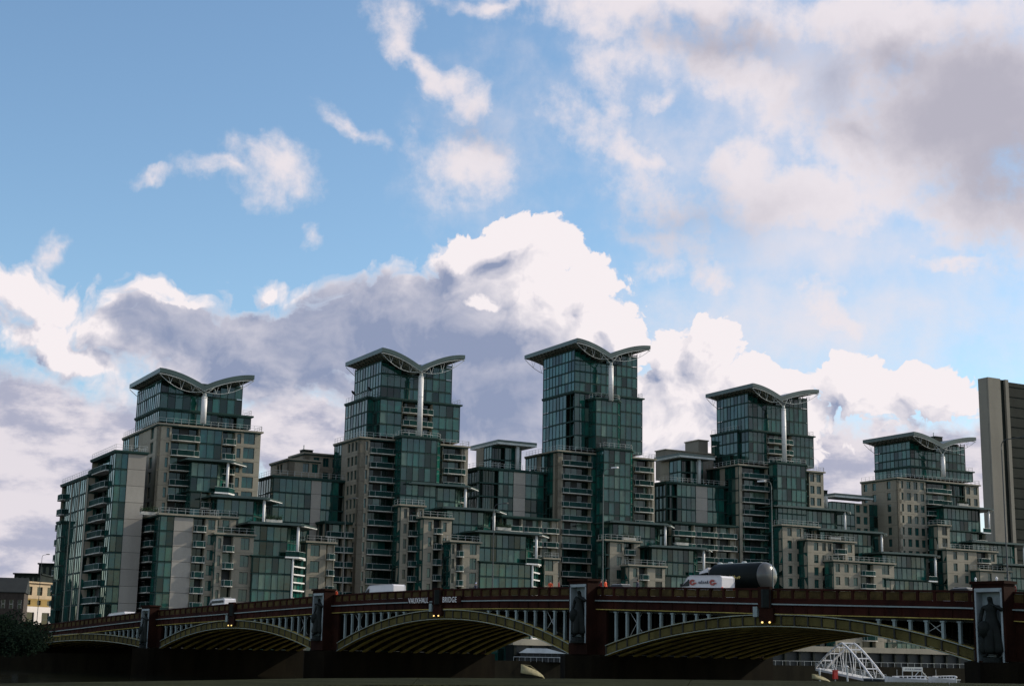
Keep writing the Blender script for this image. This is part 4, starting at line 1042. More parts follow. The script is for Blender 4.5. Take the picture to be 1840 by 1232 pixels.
# ---- vehicles ----------------------------------------------------------------------------------
def wheel(parent, x, y, r_=.34):
    t_ = MB(); t_.lathe([(r_ * .6, -.11), (r_ * .95, -.11), (r_, -.06), (r_, .06), (r_ * .95, .11), (r_ * .6, .11)], 'black', (0, 0, 0), 18, 'x')
    o = t_.build('wheel', parent, True); o.location = (x, y, r_); o.rotation_euler = (0, 0, math.pi / 2)
    h = MB(); h.lathe([(.02, -.10), (r_ * .58, -.09), (r_ * .58, .09), (.02, .10)], 'greywh', (0, 0, 0), 12, 'x'); h.build('rim', o)
def van(label, x0, x1, y, w, length=None, roof=2.35, kind='panel', logos=False, windows=False, group='vans crossing the bridge'):
    s0 = onw(x0, y, w)[0]; s1 = onw(x1, y, w)[0]; L_ = abs(s1 - s0) if not length else length
    sm = (s0 + s1) / 2; zr = top(sm) - 1.10; tilt = math.atan2(top(sm + 2) - top(sm - 2), 4.)
    t = thing('van', label, 'van', RW(sm, w, zr), RA, group); t.rotation_euler = (0, -tilt, RA)
    H = roof; h2 = L_ / 2; W2 = .98
    # front is towards +s (left in the picture)
    prof = [(-h2, .35), (h2 - .1, .35), (h2, .55), (h2 - .02, .95), (h2 - .35, 1.18), (h2 - .75, 1.30), (h2 - 1.45, H - .12), (h2 - 1.75, H), (-h2 + .18, H), (-h2 + .02, H - .18)]
    r = MB(); n = len(prof)
    for (ya, yb, ins) in ((-W2, W2, 0),):
        vs = []
        for yy, sc_ in ((-W2 + .09, 1), (-W2, .985), (W2, .985), (W2 - .09, 1)):
            for (a, c) in prof: vs.append((a * (1 if sc_ == 1 else .992), yy if c < 1.4 else yy * .95, .35 + (c - .35) * (1 if sc_ == 1 else .985)))
        fs = [tuple(range(n)), tuple(range(3 * n, 4 * n))[::-1]]
        for j in range(3):
            for i in range(n): fs.append((j * n + i, j * n + (i + 1) % n, (j + 1) * n + (i + 1) % n, (j + 1) * n + i))
        r.add(vs, fs, 'vanw')
    r.build('body', t)
    for sy in (-1, 1):
        r = MB(); r.hexa([(a, sy * yy, z) for a, z0_, z1_ in ((h2 - 1.75, 1.35, H - .35), (h2 - 1.0, 1.35, 1.5)) for yy in (W2 * .96 - .02, W2 * .975 + .015) for z in (z0_, z1_)], 'dark'); r.build('side_window', t)
        r = MB(); r.box(h2 - .98, h2 - .8, min(sy * 1.0, sy * 1.2), max(sy * 1.0, sy * 1.2), 1.3, 1.55, 'black'); r.build('mirror', t)
        r = MB(); r.box(-h2 + .5, h2 - 2.0, min(sy * (W2 + .004), sy * (W2 + .02)), max(sy * (W2 + .004), sy * (W2 + .02)), .72, .78, 'greywh'); r.build('rubbing_strip', t)
        r = MB(); r.box(-h2 - .015, -h2 + .05, min(sy * .7, sy * .95), max(sy * .7, sy * .95), .8, 1.3, 'redp'); r.build('tail_light', t)
        r = MB(); r.box(h2 - .12, h2 + .012, min(sy * .6, sy * .9), max(sy * .6, sy * .9), .72, .92, 'greywh'); r.build('headlight', t)
    r = MB(); r.hexa([(a + d, yy, z) for a, z in ((h2 - .70, 1.36), (h2 - 1.40, H - .2)) for yy in (-.8, .8) for d in (0, .07)], 'dark'); r.build('windscreen', t)
    if windows:
        for sy in (-1, 1):
            r = MB(); r.box(-h2 + .35, h2 - 1.9, min(sy * (W2 * .95), sy * (W2 * .95 + .03)), max(sy * (W2 * .95), sy * (W2 * .95 + .03)), H - .62, H - .28, 'dark'); r.build('side_window', t)
    for xx in (-h2 + .95, h2 - 1.0):
        for sy in (-1, 1): wheel(t, xx, sy * (W2 - .1))
    if logos:
        yy = W2 * .95 + .02
        for c_ in (h2 - 2.2, -h2 + 1.2):
            r = MB()
            for j in range(9):
                a0 = .6 + j * .55; a1 = a0 + .6
                r.hexa([(c_ - q * math.cos(a_) * 1.05, y_, 1.72 + q * math.sin(a_) * .8) for a_ in (a0, a1) for q in (.14, .36) for y_ in (yy - .01, yy + .012)], 'redlogo')
            r.box(c_ - .5, c_ - .1, yy - .01, yy + .013, 1.58, 1.72, 'redlogo'); r.build('printed_emblem', t)
        r = MB(); x_ = h2 - 3.0
        for j in range(5):                                # short cursive word, too small to read
            c_ = x_ - j * .27
            r.tube([(c_, yy, 1.62), (c_ - .08, yy, 1.80), (c_ - .16, yy, 1.78 + .12 * (j in (1, 4))), (c_ - .12, yy, 1.62), (c_ - .27, yy, 1.66)], .028, 'dkprint', 4)
        r.build('script_print', t)
    return t
van('long plain white van just left of the bridge name', 660, 718, 1060, -5, roof=2.35)
van('white van with two red round emblems in front of the dark tanker', 1226, 1308, 1045, -4.6, roof=2.38, logos=True)
van('white van with a long side window strip, on the left third of the bridge', 380, 414, 1080, -5, roof=2.45, windows=True)
van('silver white low van furthest left on the bridge', 194, 238, 1101, -5, roof=2.15, length=7.4)
# low silver car near the orange jackets
def car(label, x0, x1, w, roofh=1.45):
    s0 = onw(x0, 1048, w)[0]; s1 = onw(x1, 1048, w)[0]; sm = (s0 + s1) / 2; h2 = 2.15
    t = thing('car', label, 'car', RW(sm, w, top(sm) - 1.10), RA)
    def hull(prof, W2, m, taper=.86):
        r = MB(); n = len(prof); zmx = max(c for a, c in prof); vs = []
        for yy in (-W2, -W2 + .1, W2 - .1, W2):
            for a, c in prof: vs.append((a * (.985 if abs(yy) == W2 else 1), yy * (taper if c > zmx - .15 else 1), c - (.03 if abs(yy) == W2 else 0)))
        fs = [tuple(range(n)), tuple(range(3 * n, 4 * n))[::-1]]
        for j in range(3):
            for i in range(n): fs.append((j * n + i, j * n + (i + 1) % n, (j + 1) * n + (i + 1) % n, (j + 1) * n + i))
        r.add(vs, fs, m); return r
    hull([(-h2, .4), (h2, .4), (h2, .62), (h2 - .15, .78), (h2 - 1.0, .92), (-h2 + .5, .96), (-h2 + .02, .9)], .86, 'vanw', 1).build('body', t)
    hull([(h2 - 1.05, .92), (h2 - 1.75, roofh - .04), (h2 - 2.1, roofh), (-h2 + 1.1, roofh), (-h2 + .35, .95)], .78, 'dark', .82).build('windows', t)
    r = MB(); r.box(-h2 + 1.05, h2 - 1.95, -.64, .64, roofh - .01, roofh + .03, 'vanw'); r.build('roof', t)
    for sx in (-1, 1):
        for sy in (-1, 1): wheel(t, sx * 1.35, sy * .8, .31)
    for sy in (-1, 1):
        r = MB(); r.box(h2 - .06, h2 + .015, min(sy * .5, sy * .8), max(sy * .5, sy * .8), .62, .76, 'greywh'); r.build('headlight', t)
        r = MB(); r.box(-h2 - .015, -h2 + .05, min(sy * .5, sy * .8), max(sy * .5, sy * .8), .68, .84, 'redp'); r.build('tail_light', t)
    return t
car('low silver car whose roof just shows above the parapet right of the middle pylon', 1097, 1125, -5, 1.5)
car('low pale car whose roof just shows left of the rightmost pylon', 1708, 1740, -5, 1.42)
# tanker lorry
s0 = onw(1252, 1030, -9)[0]; s1 = onw(1388, 1030, -9)[0]; sm = (s0 + s1) / 2; zr = top(sm) - 1.10; Lk = s0 - s1; zt_ = onw(1340, 1011, -9)[1] - zr
tk = thing('tanker_lorry', 'dark tanker lorry with bright rounded tank end and yellow lettering, behind the white van', 'tanker lorry', RW(sm, -9, zr), RA)
h2 = Lk / 2; ct = h2 - 2.9; rr = (zt_ - 1.15) / 2; cz = zt_ - rr
r = MB(); r.lathe([(rr * .98, -h2 + .75)] + [(rr, -h2 + .9), (rr, ct), (rr * .9, ct + .25), (rr * .5, ct + .4)], 'tank', (0, 0, cz), 28, 'x'); r.build('tank', tk, True)
r = MB(); r.lathe([(.02, -h2 - .02), (rr * .35, -h2 + .03), (rr * .66, -h2 + .17), (rr * .88, -h2 + .42), (rr * .985, -h2 + .76), (rr * 1.0, -h2 + .86)], 'chrome', (0, 0, cz), 28, 'x'); r.build('dished_end', tk, True)
r = MB(); r.box(-h2 + 1.2, ct - .3, -.3, .3, zt_ - .04, zt_ + .02, 'greywh'); r.build('walkway', tk)
for q in (-1.4, .4, 1.8):
    r = MB(); r.lathe([(.26, 0), (.26, .12), (.2, .18), (.02, .2)], 'greywh', (q, 0, zt_ - .02), 12); r.build('hatch', tk)
r = MB(); r.box(-h2 + .4, h2 - .3, -.45, .45, .75, 1.12, 'black'); r.build('chassis', tk)
r = MB(); c0 = h2 - 2.5; r.hexa([(a, yy, z) for a, z0_, z1_ in ((c0, .6, 2.95), (h2 - .05, .6, 2.6)) for yy in (-1.2, 1.2) for z in (z0_, z1_)], 'tank'); r.build('cab', tk)
r = MB(); r.hexa([(h2 - .05 + d - .18 * (z > 2), yy, z) for d in (0, .05) for yy in (-1.05, 1.05) for z in (1.6, 2.5)], 'dark'); r.build('windscreen', tk)
for sy in (-1, 1):
    fr_ = MB(); a0, a1 = c0 + .55, h2 - .35; y0, y1 = sorted((sy * 1.2, sy * 1.24))
    fr_.box(a0, a1, y0, y1, 1.62, 1.72, 'greywh'); fr_.box(a0, a1 - .2, y0, y1, 2.36, 2.46, 'greywh'); fr_.box(a0, a0 + .1, y0, y1, 1.72, 2.36, 'greywh')
    fr_.hexa([(a + d, y_, z) for a, z in ((a1 - .1, 1.72), (a1 - .3, 2.36)) for y_ in (y0, y1) for d in (0, .1)], 'greywh'); fo = fr_.build('door_window_frame', tk)
    r = MB(); r.box(a0 + .1, a1 - .25, sorted((sy * 1.19, sy * 1.215))[0], sorted((sy * 1.19, sy * 1.215))[1], 1.72, 2.36, 'blind'); r.build('pane', fo)
r = MB(); r.hexa([(a, yy, z) for a, z1_ in ((c0 + .1, 3.45), (c0 + 1.3, 3.0)) for yy in (-.9, .9) for z in (2.8, z1_)], 'vanw'); r.build('wind_deflector', tk)
r = MB(); r.bar((c0 - .1, 1.0, 2.9), (c0 - .6, .9, 3.05), .08, 'chrome', 8); r.bar((c0 - .25, 1.1, 1.2), (c0 - .25, 1.1, 3.1), .1, 'chrome', 10); r.build('exhaust_stack', tk)
r = MB()
random.seed(11)
for j in range(15):
    x_ = .9 - j * .2; hgt = random.choice((.2, .28, .34)); zc = cz - .12; yy = math.sqrt(max(.01, rr ** 2 - .25)) 
    yy = rr * .985
    r.box(x_ - .05, x_ + .05, yy, yy + .035, zc - .16, zc - .16 + hgt, 'yell')
    if j % 3: r.box(x_ - .14, x_ - .05, yy, yy + .034, zc - .02, zc + .05, 'yell')
r.build('faded_lettering', tk)
for xx in (-h2 + 1.2, -h2 + 2.5, -h2 + 3.8, h2 - 1.2):
    for sy in (-1, 1): wheel(tk, xx, sy * 1.0, .48)

# ---- lamp posts --------------------------------------------------------------------------------
def lamppost(label, x, yb, yt, w, arm_dx, m='lampe', plane=None, head=True, hx=None, hy=None):
    """x: pole; yt: top; arm_dx: reach along the bridge (metres, + = left in the picture)"""
    s_, _ = onw(x, yb, w); z1 = onw(x, yt, w)[1]; z0 = top(s_) - .97 if -62 < s_ < 186 else 0
    t = thing('lamp_post', label, 'street lamp', RW(s_, w, z0), RA, 'lamp posts along the bridge'); H = z1 - z0
    r = MB(); r.lathe([(.10, 0), (.10, .9), (.06, 1.0), (.04, H - .4), (.035, H)], m, (0, 0, 0), 10); r.build('post', t, True)
    sg = 1 if arm_dx > 0 else -1; pts = []
    for i in range(7): a = i / 6 * math.pi / 2; pts.append((sg * .5 * (1 - math.cos(a)), 0, H + .5 * math.sin(a)))
    pts.append((arm_dx, 0, H + .55)); r = MB(); r.tube(pts, .035, m, 7); ar = r.build('arm', t)
    r = MB(); x0_, x1_ = sorted((arm_dx, arm_dx + sg * .85)); r.hexa([(a, y_, H + z) for a, zz in ((x0_, (.47, .62)), (x1_, (.5, .63))) for y_ in (-.14, .14) for z in zz], 'white' if m == 'lampe' else m); r.build('lamp_head', t)
    return t
lamppost('tall pale lamp post right of the middle pylon', 1083, 1050, 852, -1.4, -1.3)
lamppost('tall thin lamp post left of the rightmost arch crown, its pale head turned left', 1389, 1052, 873, -1.4, .7)
lamppost('thin dark lamp post just right of the third pylon from the right', 615, 1066, 905, -1.4, -1.6, 'lampd')
lamppost('thin dark lamp post left of the middle pylon', 885, 1055, 915, -1.4, -1.5, 'lampd')
lamppost('thick dark lamp post past the rightmost pylon', 1812, 1060, 800, -1.4, -2.0, 'lampd')
lamppost('dark lamp post at the far left end, before the mustard coloured house', 66, 1119, 1003, -1.4, -2.0, 'lampd')
lamppost('dark lamp post at the left edge of the picture, only its head in view', -42, 1125, 1040, -2., -4.6, 'lampd')

# ==== BEYOND THE LEFT END -----------------------------------------------------------------------
def facade_house(name, label, px0, px1, ytop, Y, ang, spec, cat='house', depth=12, roof=None):
    """spec: list of (y px top, y px bottom, material, windows, arched) storeys; the front faces along angle ang"""
    d = ray(px0, ytop); p0 = d * (Y / d.y); f_ = Vector((math.cos(ang), math.sin(ang)))
    d1 = ray(px1, ytop); nrm = Vector((-f_.y, f_.x)); t1 = Vector((p0.x, p0.y)).dot(nrm) / Vector((d1.x, d1.y)).dot(nrm)
    Wd = (Vector((d1.x, d1.y)) * t1 - Vector((p0.x, p0.y))).dot(f_)
    t = thing(name, label, cat, (p0.x, p0.y, ZG), ang)
    def zz(y): d_ = ray(px0, y); return d_.z * Y / d_.y - ZG
    for (ya, yb, m, nw, wfrac, hfrac) in spec:
        z1, z0 = zz(ya), zz(yb) if yb else 0
        r = MB(); cw = Wd / max(nw, 1); hh = z1 - z0
        if nw == 0: r.box(0, Wd, 0, depth, z0, z1, m); r.build('wall', t); continue
        r.box(0, Wd, .5, depth, z0, z1 - .02, m)
        ww_ = cw * wfrac; wz0 = z0 + hh * (1 - hfrac) * .5; wz1 = z1 - hh * (1 - hfrac) * .5
        r.box(0, Wd, 0, .5, z0, wz0, m); r.box(0, Wd, 0, .5, wz1, z1 - .02, m)
        for j in range(nw + 1):
            xa = 0 if j == 0 else (j - .5) * cw + ww_ / 2; xb = Wd if j == nw else (j + .5) * cw - ww_ / 2
            r.box(xa, xb, 0, .5, wz0, wz1, m)
        r.build('wall', t)
        for j in range(nw):
            c = (j + .5) * cw; w_ = MB(); a0, a1 = c - ww_ / 2, c + ww_ / 2
            w_.box(a0, a0 + .12, .2, .34, wz0, wz1, 'slab' if m == 'brick' else 'winf'); w_.box(a1 - .12, a1, .2, .34, wz0, wz1, 'slab' if m == 'brick' else 'winf'); w_.box(a0, a1, .2, .34, (wz0 + wz1) / 2 - .06, (wz0 + wz1) / 2 + .06, 'slab' if m == 'brick' else 'winf')
            wo_ = w_.build('window', t); g_ = MB(); g_.box(a0 + .1, a1 - .1, .3, .36, wz0, wz1, 'glassd'); g_.build('pane', wo_)
    z1 = zz(spec[0][0])
    r = MB()
    if roof: r.hexa([(x_, y_, z) for x_ in (-.3, Wd + .3) for y_, za, zb in ((-.3, z1, z1 + .15), (depth * .5, z1, z1 + roof)) for z in (za, zb)], 'slate'); r.hexa([(x_, y_, z) for x_ in (-.3, Wd + .3) for y_, za, zb in ((depth * .5, z1, z1 + roof), (depth, z1, z1 + .15)) for z in (za, zb)], 'slate')
    else: r.box(-.35, Wd + .35, -.35, depth, z1, z1 + .35, spec[0][2] if spec[0][2] != 'whitew' else 'slab')
    r.build('roof', t)
    return t, Wd, z1
t, Wd, z1 = facade_house('house', 'mustard and white house with cream top storey at the far left end of the bridge', 45, 100, 1046, 345, math.radians(62), [(1046, 1074, 'cream', 3, .52, .55), (1074, 1088, 'mustard', 3, .36, .62), (1088, 1135, 'whitew', 2, .5, .55)], depth=10)
facade_house('flats_block', 'big dark building rising behind the mustard house', 70, 112, 1013, 420, math.radians(10), [(1013, None, 'slabd', 4, .6, .94)], 'flats', 20)
facade_house('warehouse', 'long low dark building behind the mustard house, left of the big dark one', 26, 74, 1031, 400, math.radians(5), [(1031, None, 'slabd', 5, .5, .93)], 'warehouse', 15)
facade_house('terraced_house', 'dark slate roofed building with three pale framed windows at the left edge', -60, 44, 1062, 330, math.radians(12), [(1062, 1071, 'brick', 0, 0, 0), (1071, 1094, 'brick', 7, .5, .7), (1094, None, 'brick', 6, .4, .5)], 'house', 9, roof=3.4)
# dark trees on the bank below the left end
def tree(label, x, ytop_, Y, spread, seed):
    random.seed(seed); d = ray(x, ytop_); p = d * (Y / d.y); H = p.z - ZG
    t = thing('tree', label, 'tree', (p.x, p.y, ZG), 0, 'dark trees on the bank at the left edge')
    r = MB(); r.bar((0, 0, 0), (.2, 0, H * .45), .3, 'bark', 8, .18)
    for i in range(7):
        a = random.uniform(0, 6.28); r.bar((.2, 0, H * random.uniform(.3, .45)), (math.cos(a) * spread * .6, math.sin(a) * spread * .6, H * random.uniform(.6, .9)), .12, 'bark', 6, .04)
    r.build('trunk', t)
    c = MB(); cl = [(random.gauss(0, spread * .42), random.gauss(0, spread * .42), H * random.uniform(.35, .93), random.uniform(.8, 1.6)) for _ in range(34)]
    for (cx, cy, cz_, cr) in cl:
        for _ in range(150):
            v = Vector((random.gauss(0, 1), random.gauss(0, 1), random.gauss(0, 1))).normalized() * cr * random.uniform(.6, 1.05)
            q = Vector((cx, cy, cz_)) + v; a = Vector((random.gauss(0, 1), random.gauss(0, 1), random.gauss(0, 1))).normalized() * .17; b_ = a.orthogonal().normalized() * .12
            c.add([q - a, q + b_, q + a, q - b_], [(0, 1, 2, 3)], 'leaf')
    c.build('crown', t)
tree('dark leafy tree filling the left bottom edge below the bridge end', 8, 1104, 215, 4.2, 1)
tree('dark leafy tree to the right of the edge tree, in front of the leftmost arch', 48, 1124, 222, 3.4, 2)
tree('low dark tree between the edge tree and the bridge wall', 26, 1140, 205, 3.0, 3)

# ==== THINGS SEEN UNDER THE ARCHES --------------------------------------------------------------
def at(x, y, Y): d = ray(x, y); return d * (Y / d.y)
# gangway: bowstring truss footbridge sloping down to the pontoon
A_ = at(1476, 1200, 322); B_ = at(1581, 1222, 288); ax = (B_ - A_); Lg = ax.length
gw = thing('gangway', 'white bowstring truss gangway sloping down to the pontoon under the right-hand arch', 'gangway', tuple(A_), 0)
fx = ax.normalized(); fy = Vector((-fx.y, fx.x, 0)).normalized(); fz = Vector((0, 0, 1))
def GL_(a, y, z): return tuple(fx * (a * Lg) + fy * y + fz * z)
r = MB(); r.hexa([GL_(a, y, z) for a in (0, 1) for y in (-1.3, 1.3) for z in (-.45, 0)], 'white'); r.build('deck', gw)
def bow(t_): return 5.9 * (1 - abs(2 * min(max(t_, 0), 1) - 1) ** 1.25)
for sy in (-1.25, 1.25):
    r = MB(); r.tube([GL_(i / 16, sy, bow(i / 16) + .1) for i in range(17)], .2, 'white', 8); r.build('bow_chord', gw, True)
    for i in range(1, 6):
        t0_ = i / 6; r = MB(); r.bar(GL_(t0_, sy, 0), GL_(t0_ + .03, sy, bow(t0_ + .03)), .07, 'white', 6); r.bar(GL_(t0_, sy, 0), GL_(t0_ - .06, sy, bow(t0_ - .06)), .05, 'white', 6); r.build('hanger', gw)
    r = MB(); r.bar(GL_(0, sy, 1.1), GL_(1, sy, 1.1), .04, 'greywh', 5)
    for i in range(41): r.bar(GL_(i / 40, sy, 0), GL_(i / 40, sy, 1.1), .03, 'greywh', 4)
    r.build('handrail', gw)
for i in range(2, 15, 2):
    r = MB(); r.bar(GL_(i / 16, -1.25, bow(i / 16) + .1), GL_(i / 16, 1.25, bow(i / 16) + .1), .12, 'white', 6); r.build('cross_beam', gw)
# pontoon with sign boards and mooring piles
P0 = at(1578, 1224, 288); P1 = at(1712, 1226, 296); px_ = (P1 - P0); px_.z = 0; Lp = px_.length; ang = math.atan2(px_.y, px_.x)
po = thing('pontoon', 'low pontoon with a lettered white sign frame at the foot of the gangway', 'pontoon', (P0.x, P0.y, -3.7), ang)
r = MB(); r.box(-1, Lp, -2, 3, -.3, .75, 'boatb'); r.box(-1.1, Lp + .1, -2.1, 3.1, .75, .9, 'greywh'); r.build('deck', po)
a0 = (at(1607, 1205, 290) - P0).length; a1 = (at(1658, 1205, 290) - P0).length; zb = at(1630, 1205, 290).z + 3.7; zt2 = at(1630, 1197.5, 290).z + 3.7
r = MB(); r.box(a0, a1, -1.6, -1.5, zb, zt2, 'greywh'); sg_ = r.build('sign_board', po)
random.seed(5)
r = MB(); x_ = a0 + .7
while x_ < a1 - .5:
    wch = random.uniform(.12, .3); r.box(x_, x_ + wch, -1.63, -1.602, zb + .28, zt2 - .25, 'dkprint'); x_ += wch + random.choice((.08, .1, .3))
r.build('faded_lettering', sg_)
r = MB()
for q in (a0 + .1, (a0 + a1) / 2, a1 - .1): r.bar((q, -1.45, .9), (q, -1.45, zt2), .08, 'greywh', 6)
r.bar((a0 + .1, -1.45, .95), (a1 - .1, -1.45, .95), .09, 'greywh', 6); r.bar((a1 - .1, -1.45, zb), (a1 + 1.6, -1.45, .9), .07, 'greywh', 6); r.bar(((a0 + a1) / 2, -1.45, .9), ((a0 + a1) / 2 + 1.6, -1.45, zb), .06, 'greywh', 6); r.build('sign_frame', po)
# two white boats
def boat(label, x0, x1, yt, yb, Y, cabin=True, m='white'):
    p0 = at(x0, yb, Y); p1 = at(x1, yb, Y); v = p1 - p0; v.z = 0; Lb = v.length; an = math.atan2(v.y, v.x)
    t = thing('boat', label, 'boat', (p0.x, p0.y, -3.6), an, 'white boats at the pontoon')
    H = at(x0, yt, Y).z + 3.6; hb = H * .55
    n = 14; r = MB(); vs = []; 
    for i in range(n + 1):
        q = i / n; b_ = 1.5 * (1 - abs(1 - 2 * q) ** 3.5) ** .6 + .12 if q < .5 else 1.5; x_ = q * Lb; sh = .5 * (1 - q) ** 2
        for (y_, z) in ((-b_ * .55, -.3), (-b_, hb + sh), (b_, hb + sh), (b_ * .55, -.3)): vs.append((x_, y_, z))
    fs = []
    for i in range(n):
        for j in range(4): fs.append((i * 4 + j, i * 4 + (j + 1) % 4, i * 4 + 4 + (j + 1) % 4, i * 4 + 4 + j))
    fs += [(0, 1, 2, 3), (n * 4 + 3, n * 4 + 2, n * 4 + 1, n * 4)]
    r.add(vs, fs, m); r.build('hull', t, False)
    r = MB(); r.hexa([(x_, y_, z) for x_, z1_ in ((Lb * .22, H * .9), (Lb * .97, H)) for y_ in (-1.15, 1.15) for z in (hb, z1_)], m); r.build('cabin', t)
    for j in range(6):
        r = MB(); xx = Lb * (.32 + .105 * j); r.box(xx, xx + Lb * .075, -1.19, -1.16, hb + (H - hb) * .3, hb + (H - hb) * .72, 'dark'); r.build('window', t)
    r = MB(); r.bar((Lb * .3, 0, H * .9), (Lb * .3, 0, H * .9 + 1.2), .03, 'greywh', 5); r.build('mast', t)
    return t
boat('white boat moored nearest the gangway foot', 1590, 1664, 1212, 1224, 284)
boat('white boat with long round coachroof, right of the other moored boat', 1668, 1716, 1212, 1224, 290)
# mooring posts, lamps and a red box near the gangway
for (x, yb, yt, lab) in ((1523, 1226, 1199, 'white tipped mooring post in front of the middle of the gangway'), (1473, 1215, 1203, 'short pale mooring post at the left of the gangway'),
                         (1718, 1228, 1218, 'short pale mooring post right of the boats'), (1737, 1228, 1222, 'lowest pale mooring post beside the right pier')):
    p = at(x, yb, 280); pt = at(x, yt, 280)
    t = thing('mooring_post', lab, 'post', (p.x, p.y, -3.8), 0, 'pale mooring posts'); H = pt.z + 3.8
    r = MB(); r.lathe([(.16, 0), (.16, H - .5), (.2, H - .45), (.2, H - .1), (.06, H)], 'greywh', (0, 0, 0), 10); r.build('post', t)
    r = MB(); r.lathe([(.05, 0), (.26, .1), (.26, .3), (.05, .42)], 'white', (0, 0, H), 10); r.build('cap', t)
p = at(1501, 1219, 300); r = MB(); r.box(-.45, .45, -.3, .3, 0, 1.6, 'redp'); r.box(-.55, .55, -.4, .4, 1.6, 1.72, 'redp')
t = thing('life_ring_cabinet', 'red cabinet on a post below the gangway', 'cabinet', (p.x, p.y, -3.6), .4); o = r.build('cabinet', t); o.location = (0, 0, p.z + 3.6)
r = MB(); r.bar((0, 0, 0), (0, 0, p.z + 3.6), .1, 'greywh', 6); r.build('post', t)
# pavilion seen beneath the middle arch
p0 = at(932, 1172, 300); p1 = at(1018, 1171, 300); Lw = (p1 - p0).length; an = math.atan2((p1 - p0).y, (p1 - p0).x)
t = thing('riverside_pavilion', 'low riverside pavilion with pale hipped roof seen beneath the middle arch', 'pavilion', (p0.x, p0.y, ZG), an)
ze = p0.z - ZG; zt3 = at(945, 1163.5, 300).z - ZG
r = MB(); r.hexa([(x_, y_, z) for z, ins in ((ze, 0), (zt3, 1.6)) for x_ in (ins, Lw - ins * 2.4) for y_ in (ins * .2, 6 - ins)], 'greywh'); r.build('roof', t)
r = MB(); r.box(.5, Lw - .5, .5, 5.5, 0, ze, 'dark'); r.build('wall', t)
for j in range(8):
    r = MB(); xx = .4 + j * (Lw - 1) / 7; r.box(xx, xx + .18, .3, .45, 0, ze, 'boatb'); r.build('column', t)
r = MB(); r.bar((-1, -1.5, .9), (Lw + 2, -1.5, .9), .06, 'greywh', 5)
for j in range(12): r.bar((-1 + j * (Lw + 3) / 11, -1.5, 0), (-1 + j * (Lw + 3) / 11, -1.5, .9), .04, 'greywh', 4)
r.build('railing', t)
p0 = at(962, 1163, 310); p1 = at(997, 1162, 310); Lw = (p1 - p0).length; zt3 = at(964, 1153, 310).z - p0.z
t = thing('red_awning', 'red awning with one white post behind the pavilion roof', 'awning', (p0.x, p0.y, ZG), an); zb = p0.z - ZG
r = MB(); r.hexa([(x_, y_, z) for x_, za in ((.4, zt3), (Lw, zt3 * .55)) for y_ in (0, 2) for z in (zb, zb + za)], 'redp'); r.build('cloth', t)
r = MB(); r.box(0, .3, -.1, .2, 0, zb + zt3, 'white'); r.build('post', t)
r = MB(); r.box(Lw - .2, Lw, 1.7, 1.9, 0, zb, 'greywh'); r.build('post', t)

# ==== NEAR PARAPET ------------------------------------------------------------------------------
zc = -.055
edge_far = [(-1300, 78), (-920, 66), (-750, 60), (-580, 54.5), (-360, 46.3), (-150, 41.5), (0, 39.6), (140, 38), (330, 36.2), (520, 34.6), (720, 33.4), (920, 32.6), (1250, 31.5)]
far_ = []; near_ = []
for off, dd in edge_far:
    hy = 1178 + .0185 * off
    d = ray(920 + off, hy + dd); q = d * (zc / d.z); far_.append(Vector((q.x, q.y)))
    d = ray(920 + off, hy + dd + 13); q = d * (zc / d.z); near_.append(Vector((q.x, q.y)))
t = thing('parapet_wall', 'curved mossy granite parapet along the very bottom edge of the picture', 'parapet wall', (0, 0, -1.25), 0)
# coping stones, each its own piece, joints a few millimetres open
def lerp_poly(P_, q):
    L_ = [0]
    for a, b_ in zip(P_[:-1], P_[1:]): L_.append(L_[-1] + (b_ - a).length)
    x_ = q * L_[-1]
    for i in range(len(P_) - 1):
        if x_ <= L_[i + 1]: u_ = (x_ - L_[i]) / (L_[i + 1] - L_[i]); return P_[i].lerp(P_[i + 1], u_)
    return P_[-1]
NS = 5
for i in range(NS):
    r = MB(); m_ = 6
    for j in range(m_):
        qa = (i + j / m_ + (.0016 if j == 0 else 0)) / NS; qb = (i + (j + 1) / m_ - (.0016 if j == m_ - 1 else 0)) / NS
        fa, fb_, na, nb_ = lerp_poly(far_, qa), lerp_poly(far_, qb), lerp_poly(near_, qa), lerp_poly(near_, qb)
        r.hexa([(p.x, p.y, z) for p in (fa, na) for z in (1.25 + zc - .14, 1.25 + zc)] + [(p.x, p.y, z) for p in (fb_, nb_) for z in (1.25 + zc - .14, 1.25 + zc)], 'coping')
    r.build('coping_stone', t)
r = MB()
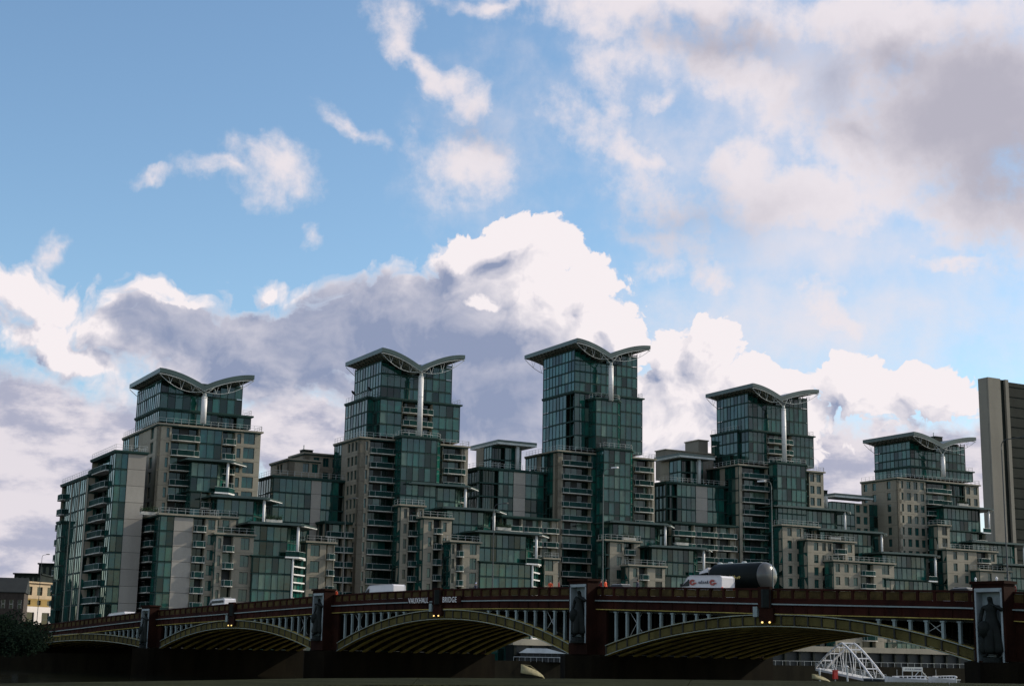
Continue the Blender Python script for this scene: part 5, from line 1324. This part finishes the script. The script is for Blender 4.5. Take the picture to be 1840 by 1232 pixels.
for i in range(30):
    fa, fb_, na, nb_ = [lerp_poly(P_, q) for q in (i / 30, (i + 1) / 30) for P_ in (far_, near_)][0], lerp_poly(far_, (i + 1) / 30), lerp_poly(near_, i / 30), lerp_poly(near_, (i + 1) / 30)
    c0_ = (fa + na) / 2; c1_ = (fb_ + nb_) / 2
    r.hexa([(p.x, p.y, z) for p in (fa.lerp(c0_, .25), na.lerp(c0_, .25)) for z in (0, 1.25 + zc - .14)] + [(p.x, p.y, z) for p in (fb_.lerp(c1_, .25), nb_.lerp(c1_, .25)) for z in (0, 1.25 + zc - .14)], 'wall')
r.build('wall', t)
# two dry leaves standing on the far lip of the parapet
def leaf(label, x, y, wpx, hpx, tilt, seed):
    random.seed(seed)
    d = ray(x, y + hpx); q = d * (zc / d.z); sc = wpx / FPX * q.y
    t = thing('dry_leaf', label, 'leaf', (q.x, q.y - .004, zc), tilt, 'dry leaves on the near parapet')
    vs = []; fs = []; nu, nv = 14, 7; hh = hpx / FPX * q.y
    for i in range(nu + 1):
        u_ = i / nu; half_ = (math.sin(math.pi * (u_ ** .62)) ** .75) * .42 + .015
        for j in range(nv + 1):
            v_ = (j / nv - .5) * 2; y_ = v_ * half_
            z_ = hh * (1 - u_) ** .55 * (1 - .62 * abs(v_) ** 1.6) + random.uniform(-.02, .02) * hh
            vs.append((sc * (u_ - .5), sc * y_ * .8, max(z_, 0.0005) + .001))
    for i in range(nu):
        for j in range(nv): a = i * (nv + 1) + j; fs.append((a, a + 1, a + nv + 2, a + nv + 1))
    r = MB(); r.add(vs, fs, 'dry'); o = r.build('blade', t, True); md = o.modifiers.new('thick', 'SOLIDIFY'); md.thickness = .0012
    r = MB(); r.tube([(-sc * .5, 0, hh * .98), (-sc * .1, 0, hh * .92), (sc * .3, 0, hh * .42), (sc * .5, 0, .002), (sc * .36, -.002, -.0)], .0008, 'dry', 5); r.build('stalk', t)
leaf('dry curled yellow leaf below the pavilion, the larger of two', 957, 1194, 42, 25, 0, 3)
leaf('dry flat yellow leaf at the left of the gangway, the smaller of two', 1475, 1211, 33, 14, .1, 4)
